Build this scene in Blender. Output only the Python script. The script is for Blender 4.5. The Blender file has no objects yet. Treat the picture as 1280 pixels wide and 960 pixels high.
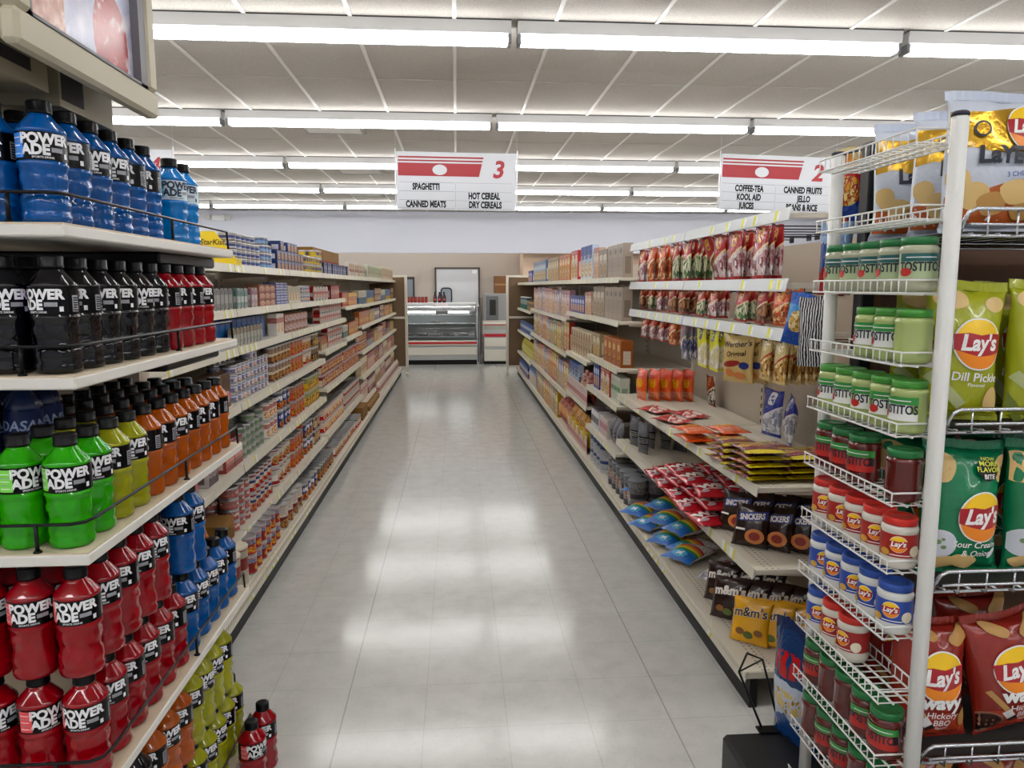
import bpy, bmesh, math, random
from mathutils import Vector, Matrix, Euler
rnd = random.Random(7)
SC = bpy.context.scene
COL = SC.collection
PI = math.pi

# ------------------------------------------------------------------ camera
CAM_H, F_PX = 1.6, 930.0
PITCH = math.atan(122 / F_PX)
YAW = math.atan(69 / F_PX * math.cos(PITCH))
cd = bpy.data.cameras.new('camera'); cam = bpy.data.objects.new('camera', cd); COL.objects.link(cam)
cd.sensor_width = 36.0; cd.lens = F_PX / 1280 * 36.0; cd.clip_start = 0.05; cd.clip_end = 100
cam.location = (0, 0, CAM_H); cam.rotation_euler = (PI / 2 - PITCH, 0, -YAW)
SC.camera = cam
# ------------------------------------------------------------------ light level
TUBE = 16.0            # emission of the fluorescent tubes
vs = SC.view_settings
vs.view_transform = 'Standard'; vs.look = 'None'; vs.gamma = 1.0; vs.use_curve_mapping = False
vs.exposure = 0.15
w = bpy.data.worlds.new('world'); SC.world = w; w.use_nodes = True
w.node_tree.nodes['Background'].inputs[0].default_value = (0.9, 0.95, 1.0, 1)
w.node_tree.nodes['Background'].inputs[1].default_value = 0.05
try:
    SC.cycles.max_bounces = 8; SC.cycles.diffuse_bounces = 4; SC.cycles.transmission_bounces = 6
    SC.cycles.sample_clamp_indirect = 6.0; SC.cycles.caustics_reflective = False; SC.cycles.caustics_refractive = False
    SC.cycles.use_denoising = True
except Exception:
    pass

# ------------------------------------------------------------------ materials
def lin(c):
    if isinstance(c, str):
        c = [int(c[i:i + 2], 16) / 255 for i in (0, 2, 4)]
        c = [x / 12.92 if x <= 0.04045 else ((x + 0.055) / 1.055) ** 2.4 for x in c]
    return (*c[:3], 1.0)
MATS = {}
def M(name, col, rough=0.45, metal=0.0, trans=0.0, coat=0.0, emit=0.0, alpha=1.0, ior=1.45, spec=0.5):
    if name in MATS: return MATS[name]
    m = bpy.data.materials.new(name); m.use_nodes = True
    b = m.node_tree.nodes['Principled BSDF']; I = b.inputs
    I['Base Color'].default_value = lin(col); I['Roughness'].default_value = rough; I['Metallic'].default_value = metal
    I['Transmission Weight'].default_value = trans; I['Coat Weight'].default_value = coat; I['IOR'].default_value = ior
    I['Specular IOR Level'].default_value = spec; I['Alpha'].default_value = alpha
    if emit: I['Emission Color'].default_value = lin(col); I['Emission Strength'].default_value = emit
    MATS[name] = m
    return m
class NT:
    """small helper to wire nodes"""
    def __init__(s, m):
        s.m = m; s.t = m.node_tree; s.n = s.t.nodes; s.bsdf = s.n['Principled BSDF']
    def node(s, t, **kw):
        x = s.n.new(t)
        for k, v in kw.items(): setattr(x, k, v)
        return x
    def link(s, a, b): s.t.links.new(a, b)
    def put(s, sock, v):
        if hasattr(v, 'is_output'): s.link(v, sock)
        else: sock.default_value = v
    def math(s, op, a, b=0.0, c=0.0):
        x = s.node('ShaderNodeMath', operation=op)
        s.put(x.inputs[0], a); s.put(x.inputs[1], b); s.put(x.inputs[2], c)
        return x.outputs[0]
    def mix(s, f, a, b):
        x = s.node('ShaderNodeMix', data_type='RGBA')
        s.put(x.inputs[0], f); s.put(x.inputs[6], a); s.put(x.inputs[7], b)
        return x.outputs[2]
    def ramp(s, f, stops, const=True):
        x = s.node('ShaderNodeValToRGB'); r = x.color_ramp
        r.interpolation = 'CONSTANT' if const else 'LINEAR'
        while len(r.elements) < len(stops): r.elements.new(0.5)
        for e, (p, c) in zip(r.elements, stops): e.position = p; e.color = c
        s.link(f, x.inputs[0]); return x.outputs[0]
    def noise(s, vec, scale, detail=2.0, rough=0.5):
        x = s.node('ShaderNodeTexNoise'); x.inputs['Scale'].default_value = scale; x.inputs['Detail'].default_value = detail
        x.inputs['Roughness'].default_value = rough
        if vec is not None: s.link(vec, x.inputs['Vector'])
        return x.outputs['Fac'], x.outputs['Color']
    def scaled(s, vec, sc, loc=(0, 0, 0)):
        x = s.node('ShaderNodeMapping'); x.inputs['Scale'].default_value = sc; x.inputs['Location'].default_value = loc
        s.link(vec, x.inputs['Vector']); return x.outputs[0]
    def bump(s, h, strength=0.2, dist=0.01):
        x = s.node('ShaderNodeBump'); x.inputs['Strength'].default_value = strength; x.inputs['Distance'].default_value = dist
        s.link(h, x.inputs['Height']); s.link(x.outputs[0], s.bsdf.inputs['Normal'])
PACKN = [0]
_lin = lin
def lin_deep(c):
    r = _lin(c); g = 0.3 * r[0] + 0.59 * r[1] + 0.11 * r[2]
    return tuple(max(0.004, (g + (x - g) * 1.42) * (0.56 + 0.34 * min(1.0, g))) for x in r[:3]) + (1.0,)
def pack(base, bands=(), blob=None, logo=None, side=None, text=None, slant=0.0, wav=0.0, rough=0.38, metal=0.0, coat=0.0, crinkle=0.0, key=None):
    """printed packaging: horizontal colour bands (z0, colour), an oval picture, an oval emblem, small-print dashes; generated coordinates, front at y = 0"""
    PACKN[0] += 1
    name = key or 'packaging.%03d' % PACKN[0]
    lin = lin_deep
    m = M(name, base, rough, metal, coat=coat); k = NT(m); k.bsdf.inputs['Base Color'].default_value = lin(base)
    g = k.node('ShaderNodeTexCoord'); vec = g.outputs['Generated']
    sp = k.node('ShaderNodeSeparateXYZ'); k.link(vec, sp.inputs[0]); x, y, z = sp.outputs
    zz = z
    if slant: zz = k.math('ADD', zz, k.math('MULTIPLY', k.math('SUBTRACT', x, 0.5), slant))
    if wav:
        nf, _ = k.noise(vec, 3.0, 1.0); zz = k.math('ADD', zz, k.math('MULTIPLY', k.math('SUBTRACT', nf, 0.5), wav))
    col = lin(base)
    if bands:
        col = k.ramp(zz, [(0.0, lin(base))] + [(p, lin(c)) for p, c in bands])
    if blob:
        cx, cz, rx, rz, cols = blob
        d = k.math('ADD', k.math('POWER', k.math('ABSOLUTE', k.math('DIVIDE', k.math('SUBTRACT', x, cx), rx)), 2.4), k.math('POWER', k.math('ABSOLUTE', k.math('DIVIDE', k.math('SUBTRACT', z, cz), rz)), 2.4))
        nf, _ = k.noise(k.scaled(vec, (7, 7, 7), (PACKN[0] * 1.7, 0, PACKN[0])), 1.0, 2.0, 0.6)
        n = len(cols)
        pic = k.ramp(nf, [(0.0 if i == 0 else 0.36 + 0.26 * i / n, lin(c)) for i, c in enumerate(cols)])
        col = k.mix(k.math('LESS_THAN', d, 1.0), col, pic)
    if logo:
        cx, cz, rx, rz, c = logo
        d = k.math('ADD', k.math('POWER', k.math('ABSOLUTE', k.math('DIVIDE', k.math('SUBTRACT', x, cx), rx)), 3.0), k.math('POWER', k.math('ABSOLUTE', k.math('DIVIDE', k.math('SUBTRACT', z, cz), rz)), 3.0))
        nf, _ = k.noise(k.scaled(vec, (14, 14, 5), (0, PACKN[0] * 3.1, 0)), 1.0, 0.0)
        inner = k.math('MULTIPLY', k.math('LESS_THAN', d, 1.0), k.math('GREATER_THAN', nf, 0.42))
        col = k.mix(inner, col, lin(c))
    if text:
        z0, z1, c = text
        rows = k.math('FRACT', k.math('MULTIPLY', z, 22.0))
        nf, _ = k.noise(k.scaled(vec, (34, 34, 22), (PACKN[0], 0, 0)), 1.0, 0.0)
        mk = k.math('MULTIPLY', k.math('MULTIPLY', k.math('GREATER_THAN', rows, 0.45), k.math('GREATER_THAN', nf, 0.47)), k.math('MULTIPLY', k.math('GREATER_THAN', z, z0), k.math('LESS_THAN', z, z1)))
        col = k.mix(k.math('MULTIPLY', mk, 0.75), col, lin(c))
    if side:
        ns = k.node('ShaderNodeSeparateXYZ'); k.link(g.outputs['Normal'], ns.inputs[0])
        pan = k.math('MULTIPLY', k.math('MULTIPLY', k.math('GREATER_THAN', z, 0.12), k.math('LESS_THAN', z, 0.62)), k.math('MULTIPLY', k.math('GREATER_THAN', y, 0.2), k.math('LESS_THAN', y, 0.8)))
        rows = k.math('GREATER_THAN', k.math('FRACT', k.math('MULTIPLY', z, 26.0)), 0.55)
        sc = k.mix(pan, lin(side[0]), k.mix(k.math('MULTIPLY', rows, 0.5), lin(side[1]), lin(side[0])))
        col = k.mix(k.math('GREATER_THAN', k.math('ABSOLUTE', ns.outputs[0]), 0.7), col, sc)
    if hasattr(col, 'is_output'): k.link(col, k.bsdf.inputs['Base Color'])
    if crinkle:
        nf, _ = k.noise(k.scaled(vec, (9, 9, 7)), 1.0, 2.0, 0.55); k.bump(nf, crinkle, 0.02)
    return m

# ------------------------------------------------------------------ mesh building
class MB:
    def __init__(s): s.v = []; s.f = []; s.m = []; s.s = []
    def add(s, vs, fs, mi=0, smooth=False):
        b = len(s.v); s.v += [tuple(v) for v in vs]
        for f in fs: s.f.append(tuple(b + i for i in f)); s.m.append(mi); s.s.append(smooth)
        return s
    def box(s, x0, x1, y0, y1, z0, z1, mi=0, bev=0.0):
        if bev:
            b = min(bev, (x1 - x0) / 2.2, (y1 - y0) / 2.2, (z1 - z0) / 2.2)
            vs = []; idx = {}
            def vi(p):
                if p not in idx: idx[p] = len(vs); vs.append(p)
                return idx[p]
            X, Y, Z = (x0, x1), (y0, y1), (z0, z1)
            def c(i, j, k, ax):
                p = [X[i] + (b if i == 0 else -b), Y[j] + (b if j == 0 else -b), Z[k] + (b if k == 0 else -b)]
                p[ax] = (X, Y, Z)[ax][(i, j, k)[ax]]
                return vi((round(p[0], 6), round(p[1], 6), round(p[2], 6)))
            fs = []
            fs += [[c(0, j, k, 0) for j, k in ((0, 0), (0, 1), (1, 1), (1, 0))], [c(1, j, k, 0) for j, k in ((0, 0), (1, 0), (1, 1), (0, 1))]]
            fs += [[c(i, 0, k, 1) for i, k in ((0, 0), (1, 0), (1, 1), (0, 1))], [c(i, 1, k, 1) for i, k in ((0, 0), (0, 1), (1, 1), (1, 0))]]
            fs += [[c(i, j, 0, 2) for i, j in ((0, 0), (0, 1), (1, 1), (1, 0))], [c(i, j, 1, 2) for i, j in ((0, 0), (1, 0), (1, 1), (0, 1))]]
            for j in (0, 1):
                for k in (0, 1): fs.append([c(0, j, k, 1), c(1, j, k, 1), c(1, j, k, 2), c(0, j, k, 2)])
            for i in (0, 1):
                for k in (0, 1): fs.append([c(i, 0, k, 0), c(i, 1, k, 0), c(i, 1, k, 2), c(i, 0, k, 2)])
            for i in (0, 1):
                for j in (0, 1): fs.append([c(i, j, 0, 0), c(i, j, 1, 0), c(i, j, 1, 1), c(i, j, 0, 1)])
            for i in (0, 1):
                for j in (0, 1):
                    for k in (0, 1): fs.append([c(i, j, k, 0), c(i, j, k, 1), c(i, j, k, 2)])
            bm = bmesh.new(); bv = [bm.verts.new(p) for p in vs]
            for f in fs:
                try: bm.faces.new([bv[i] for i in f])
                except ValueError: pass
            bmesh.ops.recalc_face_normals(bm, faces=bm.faces); bm.verts.index_update()
            s.add([v.co for v in bm.verts], [[v.index for v in f.verts] for f in bm.faces], mi); bm.free()
            return s
        vs = [(x, y, z) for x in (x0, x1) for y in (y0, y1) for z in (z0, z1)]
        return s.add(vs, [(0, 1, 3, 2), (4, 6, 7, 5), (0, 4, 5, 1), (2, 3, 7, 6), (0, 2, 6, 4), (1, 5, 7, 3)], mi)
    def lathe(s, prof, n=24, mi=0, c=(0, 0, 0), smooth=True, mod=None, cap=True, sx=1.0, sy=1.0):
        """prof: (radius, height[, material]) from bottom to top"""
        b = len(s.v)
        for p in prof:
            for i in range(n):
                a = 2 * PI * i / n; r = p[0] * (mod(a, p[1]) if mod else 1)
                s.v.append((c[0] + r * math.cos(a) * sx, c[1] + r * math.sin(a) * sy, c[2] + p[1]))
        for j in range(len(prof) - 1):
            mm = prof[j + 1][2] if len(prof[j + 1]) > 2 else mi
            for i in range(n):
                k = (i + 1) % n
                s.f.append((b + j * n + i, b + j * n + k, b + (j + 1) * n + k, b + (j + 1) * n + i)); s.m.append(mm); s.s.append(smooth)
        if cap:
            m0 = prof[0][2] if len(prof[0]) > 2 else mi; m1 = prof[-1][2] if len(prof[-1]) > 2 else mi
            s.f.append(tuple(b + i for i in reversed(range(n)))); s.m.append(m0); s.s.append(False)
            s.f.append(tuple(b + (len(prof) - 1) * n + i for i in range(n))); s.m.append(m1); s.s.append(False)
        return s
    def tube(s, pts, r, n=6, mi=0, closed=False):
        pts = [Vector(p) for p in pts]; b = len(s.v); N = len(pts)
        prev = None
        for i, p in enumerate(pts):
            a = pts[i - 1] if (i or closed) else p; c = pts[(i + 1) % N] if (i < N - 1 or closed) else p
            d = (c - a).normalized()
            if prev is None:
                up = Vector((0, 0, 1)) if abs(d.z) < 0.9 else Vector((1, 0, 0)); x = d.cross(up).normalized()
            else:
                x = (prev - d * prev.dot(d)).normalized()
            prev = x; y = d.cross(x)
            for k in range(n):
                t = 2 * PI * k / n; s.v.append(tuple(p + (x * math.cos(t) + y * math.sin(t)) * r))
        for i in range(N if closed else N - 1):
            j = (i + 1) % N
            for k in range(n):
                l = (k + 1) % n
                s.f.append((b + i * n + k, b + j * n + k, b + j * n + l, b + i * n + l)); s.m.append(mi); s.s.append(True)
        if not closed:
            s.f.append(tuple(b + k for k in range(n))); s.m.append(mi); s.s.append(False)
            s.f.append(tuple(b + (N - 1) * n + k for k in reversed(range(n)))); s.m.append(mi); s.s.append(False)
        return s
    def prism(s, poly, axis, a0, a1, mi=0):
        """poly in the two other axes (in xyz order), extruded along axis"""
        n = len(poly)
        def P(p, a): q = list(p); q.insert(axis, a); return tuple(q)
        vs = [P(p, a0) for p in poly] + [P(p, a1) for p in poly]
        fs = [tuple(range(n)), tuple(reversed(range(n, 2 * n)))] + [(i, n + i, n + (i + 1) % n, (i + 1) % n) for i in range(n)]
        bm = bmesh.new(); bv = [bm.verts.new(v) for v in vs]
        for f in fs: bm.faces.new([bv[i] for i in f])
        bmesh.ops.recalc_face_normals(bm, faces=bm.faces); bm.verts.index_update()
        s.add([v.co for v in bm.verts], [[v.index for v in f.verts] for f in bm.faces], mi); bm.free()
        return s
    def flat(s, shape, fn, mi=0):
        """a 2-D shape (verts, faces) laid on a surface by fn(x, y) -> point"""
        return s.add([fn(x, y) for x, y in shape[0]], shape[1], mi, True)
    def mesh(s, name, mats):
        me = bpy.data.meshes.new(name); me.from_pydata(s.v, [], s.f)
        for m in (mats if isinstance(mats, (list, tuple)) else [mats]): me.materials.append(m)
        me.polygons.foreach_set('material_index', s.m); me.polygons.foreach_set('use_smooth', s.s); me.update()
        return me
def obj(name, data, mats=None, parent=None, loc=None, rotz=0.0, label=None, kind=None):
    me = data.mesh(name, mats) if isinstance(data, MB) else data
    o = bpy.data.objects.new(name, me); COL.objects.link(o)
    if parent is not None: o.parent = parent
    if loc is not None: o.location = loc
    if rotz: o.rotation_euler = (0, 0, rotz)
    if label: o['label'] = label
    if kind: o['kind'] = kind
    return o
def tag(o, label, cat, group=None):
    o['label'] = label; o['category'] = cat
    if group: o['group'] = group
    return o
def empty(name, loc=(0, 0, 0), rotz=0.0):
    o = bpy.data.objects.new(name, None); COL.objects.link(o); o.location = loc; o.rotation_euler = (0, 0, rotz); o.empty_display_size = 0.05
    return o
def struct(name, mb, mats): return obj(name, mb, mats, kind='structure')
def inst(p, name=None):
    """copy of a prototype: (mesh or None, [(part name, mesh, [(sub-part name, mesh)], label)])"""
    nm, me, parts = p
    o = bpy.data.objects.new(nm, me); COL.objects.link(o)
    for q in parts:
        c = bpy.data.objects.new(q[0], q[1]); COL.objects.link(c); c.parent = o
        for g in (q[2] if len(q) > 2 else ()):
            d = bpy.data.objects.new(g[0], g[1]); COL.objects.link(d); d.parent = c
    return o
# ------------------------------------------------------------------ words for labels
_O = 'first second third fourth fifth sixth seventh eighth ninth tenth eleventh twelfth thirteenth fourteenth fifteenth sixteenth seventeenth eighteenth nineteenth twentieth'.split()
_T = {2: ('twenty', 'twentieth'), 3: ('thirty', 'thirtieth'), 4: ('forty', 'fortieth'), 5: ('fifty', 'fiftieth'), 6: ('sixty', 'sixtieth'), 7: ('seventy', 'seventieth')}
def ordw(n):
    if n <= 20: return _O[n - 1]
    return _T[n // 10][1] if n % 10 == 0 else _T[n // 10][0] + '-' + _O[n % 10 - 1]
COUNT = {}
def nth(*key):
    COUNT[key] = COUNT.get(key, 0) + 1
    return COUNT[key]
# ------------------------------------------------------------------ lettering and flat shapes
TXT = {}
def cut(verts, faces, step):
    bm = bmesh.new(); bv = [bm.verts.new((x, y, 0)) for x, y in verts]
    for f in faces:
        try: bm.faces.new([bv[i] for i in f])
        except ValueError: pass
    for ax in (0, 1):
        lo = min(v[ax] for v in verts); hi = max(v[ax] for v in verts); n = int((hi - lo) / step)
        for i in range(1, n + 1):
            c = [0, 0, 0]; c[ax] = lo + (hi - lo) * i / (n + 1); nr = [0, 0, 0]; nr[ax] = 1
            bmesh.ops.bisect_plane(bm, geom=bm.verts[:] + bm.edges[:] + bm.faces[:], plane_co=c, plane_no=nr)
    bm.normal_update()
    for f in bm.faces:
        if f.normal.z < 0: f.normal_flip()
    bm.verts.index_update()
    out = ([(v.co.x, v.co.y) for v in bm.verts], [[v.index for v in f.verts] for f in bm.faces]); bm.free()
    return out
def text(s, h=1.0, bold=0.02, shear=0.0, step=0.35, squash=1.0, center=True):
    """lettering of cap height h, centred on x, standing on y = 0"""
    key = (s, bold, shear, step)
    if key not in TXT:
        cu = bpy.data.curves.new('lettering', 'FONT'); cu.body = s; cu.size = 1.0; cu.offset = bold; cu.shear = shear; cu.resolution_u = 3
        o = bpy.data.objects.new('lettering', cu); COL.objects.link(o)
        dg = bpy.context.evaluated_depsgraph_get(); ev = o.evaluated_get(dg); me = ev.to_mesh()
        vs = [(v.co.x, v.co.y) for v in me.vertices]; fs = [list(p.vertices) for p in me.polygons]
        ev.to_mesh_clear(); bpy.data.objects.remove(o); bpy.data.curves.remove(cu)
        k = 1 / 0.7
        vs = [(x * k, y * k) for x, y in vs]
        if step: vs, fs = cut(vs, fs, step)
        TXT[key] = (vs, fs)
    vs, fs = TXT[key]
    x0 = min(v[0] for v in vs); x1 = max(v[0] for v in vs); mid = (x0 + x1) / 2 if center else x0
    return [((x - mid) * h * squash, y * h) for x, y in vs], fs
def move(shape, dx, dy, rot=0.0):
    c, s = math.cos(rot), math.sin(rot)
    return [(x * c - y * s + dx, x * s + y * c + dy) for x, y in shape[0]], shape[1]
def poly(pts, step=0.02): return cut(pts, [list(range(len(pts)))], step)
def rect(x0, x1, y0, y1, step=0.02): return poly([(x0, y0), (x1, y0), (x1, y1), (x0, y1)], step)
def oval(cx, cy, rx, ry, n=20, step=0.02, wob=0.0, a0=0.0, a1=2 * PI):
    return poly([(cx + rx * math.cos(a) * (1 + wob * math.sin(3 * a + cx * 90)), cy + ry * math.sin(a) * (1 + wob * math.cos(2 * a + cy * 70))) for a in (a0 + (a1 - a0) * i / n for i in range(n if a1 - a0 > 6.2 else n + 1))], step)
def cyl_map(r, off=0.0006, z0=0.0, a0=0.0):
    """front at -y; x runs along the curve"""
    def fn(x, y):
        a = x / r + a0; return ((r + off) * math.sin(a), -(r + off) * math.cos(a), z0 + y)
    return fn
# ================================================================== THE SETTING
ZC = 3.18
def floor_mat():
    m = M('vinyl_tile_floor', 'c9c8c2', 0.08, spec=0.6); k = NT(m)
    v = k.node('ShaderNodeTexCoord').outputs['Object']; sp = k.node('ShaderNodeSeparateXYZ'); k.link(v, sp.inputs[0])
    def seam(s, off, wd):
        f = k.math('FRACT', k.math('DIVIDE', k.math('ADD', s, 100 * 0.305 - off), 0.305))
        return k.math('LESS_THAN', k.math('MINIMUM', f, k.math('SUBTRACT', 1.0, f)), wd)
    def strong(s, off, wd, per):
        f = k.math('FRACT', k.math('DIVIDE', k.math('ADD', s, 100 * per - off), per))
        return k.math('LESS_THAN', k.math('MINIMUM', f, k.math('SUBTRACT', 1.0, f)), wd)
    n1, _ = k.noise(v, 9.0, 4.0, 0.65); n2, _ = k.noise(v, 1.3, 3.0); n3, _ = k.noise(v, 95.0, 1.0)
    c = k.ramp(n1, [(0.30, lin('b9b8b3')), (0.52, lin('c1c0bb')), (0.75, lin('c7c6c1'))], False)
    c = k.mix(k.math('MULTIPLY', k.math('GREATER_THAN', n3, 0.66), 0.22), c, lin('97958e'))
    c = k.mix(k.math('MULTIPLY', k.math('SUBTRACT', n2, 0.35), 0.12), c, lin('a7a69e'))
    s = k.math('MAXIMUM', k.math('MULTIPLY', seam(sp.outputs[0], -0.44, 0.006), 0.25), k.math('MULTIPLY', seam(sp.outputs[1], 0.1, 0.006), 0.25))
    s = k.math('MAXIMUM', s, k.math('MULTIPLY', strong(sp.outputs[0], -0.44, 0.0022, 1.22), 0.6))
    c = k.mix(s, c, lin('7e7c76')); k.link(c, k.bsdf.inputs['Base Color'])
    b1, _ = k.noise(v, 1.1, 2.0); b2, _ = k.noise(v, 9.0, 2.0)
    rr = k.math('ADD', 0.075, k.math('MULTIPLY', n1, 0.14)); k.link(rr, k.bsdf.inputs['Roughness'])
    k.bump(k.math('ADD', b1, k.math('MULTIPLY', b2, 0.05)), 0.12, 0.03)
    return m
def ceil_mat():
    m = M('acoustic_ceiling_tile', 'b9b3aa', 0.9, spec=0.1); k = NT(m)
    v = k.node('ShaderNodeTexCoord').outputs['Object']; sp = k.node('ShaderNodeSeparateXYZ'); k.link(v, sp.inputs[0])
    n1, _ = k.noise(v, 110.0, 2.0); n2, _ = k.noise(v, 0.8, 3.0)
    c = k.ramp(n1, [(0.3, lin('b5b0a9')), (0.65, lin('cbc6bf'))], False)
    c = k.mix(k.math('MULTIPLY', k.math('GREATER_THAN', n2, 0.62), 0.10), c, lin('8f887e'))
    k.link(c, k.bsdf.inputs['Base Color']); k.bump(n1, 0.15, 0.01)
    return m
FLOOR = floor_mat(); CEIL = ceil_mat()
WHITE = M('white_paint', 'e9e9ea', 0.5); WALLW = M('pale_wall_paint', 'd6d8e2', 0.7); TAUPE = M('taupe_wall_paint', 'b0a598', 0.7)
PEACH = M('warm_lit_wall', 'd9bfa4', 0.7); TGRID = M('white_ceiling_grid', 'e4e2de', 0.5)  # peach puts the warm light at the far right into the wall colour
STEEL_W = M('white_enamel_steel', 'e6e6e6', 0.35); CREAM = M('cream_enamel_steel', 'd3ccbd', 0.42); CREAM2 = M('cream_pegboard', 'bdb3a2', 0.6)
BLACK = M('black_plastic', '0e0e10', 0.4, spec=0.3); RUBBER = M('black_kick_plate', '101011', 0.5, spec=0.3); BROWN = M('brown_pegboard', '6b543c', 0.7)
CHROME = M('chrome_wire', 'c9ccd2', 0.22, 1.0); ALU = M('brushed_steel', 'a9abae', 0.35, 0.9); GLASS = M('clear_glass', 'f4fafa', 0.02, trans=1.0)
DARK = M('dark_recess', '2a2825', 0.7); REDP = M('red_paint', 'b3202c', 0.45); CARD = M('brown_cardboard', '9a7650', 0.8)
WIREW = M('white_coated_wire', 'e3e2de', 0.35); GREYP = M('grey_plastic', '8d8f92', 0.5)
struct('floor', MB().box(-9, 9, -5, 17.6, -0.05, 0), FLOOR)
struct('ceiling', MB().box(-9, 9, -5, 17.6, ZC, ZC + 0.05), CEIL)
struct('wall_far', MB().box(-9, 9, 17.6, 17.75, 0, ZC), TAUPE)
struct('wall_near', MB().box(-9, 9, -5.15, -5, 0, ZC), WALLW)
struct('wall_left', MB().box(-9.15, -9, -5, 17.6, 0, ZC), WALLW)
struct('wall_right', MB().box(9, 9.15, -5, 17.6, 0, ZC), WALLW)
struct('wall_soffit', MB().box(-9, 9, 16.2, 16.36, 2.31, ZC - 0.009), WALLW)
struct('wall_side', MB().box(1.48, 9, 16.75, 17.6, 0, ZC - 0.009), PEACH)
g = MB()
for i in range(-14, 15): g.box(i * 0.61 - 0.012, i * 0.61 + 0.012, -5, 16.2, ZC - 0.008, ZC - 0.0005)
struct('trim_1', g, TGRID)
g = MB(); y = 6.03 - 1.22 * 9
while y < 16.2:
    g.box(-9, 9, y - 0.006, y + 0.006, ZC - 0.005, ZC - 0.0004); y += 1.22
struct('trim_2', g, M('grey_ceiling_grid', 'bdb9b2', 0.6))
# door in the far wall
d = struct('door_1', MB().box(-0.47, 0.50, 17.55, 17.6, 0, 2.0, 0, 0.004), M('white_swing_door', 'c9cacb', 0.45))
fr = MB(); fr.box(-0.51, -0.47, 17.54, 17.6, 0, 2.04).box(0.50, 0.54, 17.54, 17.6, 0, 2.04).box(-0.51, 0.54, 17.54, 17.6, 2.0, 2.04)
obj('door_frame', fr, M('dark_bronze_frame', '4b443d', 0.5), d)
def rrect(cx, cz, hx, hz, r, n=5):
    pts = []
    for qx, qz, a in ((1, 1, 0), (-1, 1, 90), (-1, -1, 180), (1, -1, 270)):
        for i in range(n + 1):
            t = math.radians(a + 90 * i / n); pts.append((cx + qx * (hx - r) + r * math.cos(t), cz + qz * (hz - r) + r * math.sin(t)))
    return pts
obj('gasket', MB().tube([(x, 17.54, z) for x, z in rrect(-0.245, 1.36, 0.12, 0.2, 0.06)], 0.016, 6, 0, True), BLACK, d)
obj('pane', MB().prism(rrect(-0.245, 1.36, 0.118, 0.198, 0.06), 1, 17.535, 17.545), M('door_window_glass', '8d959a', 0.1), d)
obj('notice', MB().box(0.36, 0.47, 17.545, 17.55, 1.9, 1.98), WHITE, d)
wd = struct('window_1', MB().box(-1.3, -0.98, 17.56, 17.6, 1.2, 1.82), M('dark_window_frame', '2b2927', 0.5))
obj('pane', MB().box(-1.26, -1.02, 17.552, 17.56, 1.25, 1.76), M('dim_window_glass', '7f868c', 0.1), wd)

# ------------------------------------------------------------------ ceiling lights
TUBEM = M('lit_fluorescent_tube', 'ffffff', 0.4, emit=TUBE)
hs = MB(); hs.prism([(-0.062, 0.075), (-0.052, 0.0), (0.052, 0.0), (0.062, 0.075)], 0, -1.2, 1.2)
sk = MB().box(-0.012, 0.012, -0.05, 0.05, -0.058, -0.0005, 0, 0.005)
tb = MB().lathe([(0.019, -1.175), (0.019, 1.175)], 8, smooth=True)
tb.v = [(z, x, y) for x, y, z in tb.v]
hs.prism([(-0.066, 0.0755), (-0.063, 0.069), (0.063, 0.069), (0.066, 0.0755)], 0, -1.2, 1.2, 1)  # dark strip paints the shadow line between housing and ceiling
HOUS, SOCK, TUBEMESH = hs.mesh('housing', [STEEL_W, M('painted_gap_shadow', '4a4a4c', 0.7)]), sk.mesh('socket', GREYP), tb.mesh('tube', TUBEM)
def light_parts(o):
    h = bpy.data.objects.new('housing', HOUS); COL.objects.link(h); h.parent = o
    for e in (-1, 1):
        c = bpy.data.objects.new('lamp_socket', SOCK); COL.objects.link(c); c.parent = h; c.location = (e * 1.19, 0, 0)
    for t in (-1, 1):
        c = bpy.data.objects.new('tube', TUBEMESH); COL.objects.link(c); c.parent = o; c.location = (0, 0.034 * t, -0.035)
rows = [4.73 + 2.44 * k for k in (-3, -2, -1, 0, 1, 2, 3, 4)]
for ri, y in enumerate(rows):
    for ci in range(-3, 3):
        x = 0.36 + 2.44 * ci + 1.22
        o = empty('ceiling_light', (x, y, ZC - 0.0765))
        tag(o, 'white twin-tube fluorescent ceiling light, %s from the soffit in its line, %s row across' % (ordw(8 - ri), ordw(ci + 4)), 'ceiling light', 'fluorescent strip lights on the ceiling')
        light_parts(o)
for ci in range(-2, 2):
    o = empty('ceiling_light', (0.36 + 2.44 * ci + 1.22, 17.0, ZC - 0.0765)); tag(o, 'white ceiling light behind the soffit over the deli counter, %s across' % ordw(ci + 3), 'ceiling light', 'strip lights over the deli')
    light_parts(o)
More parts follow.
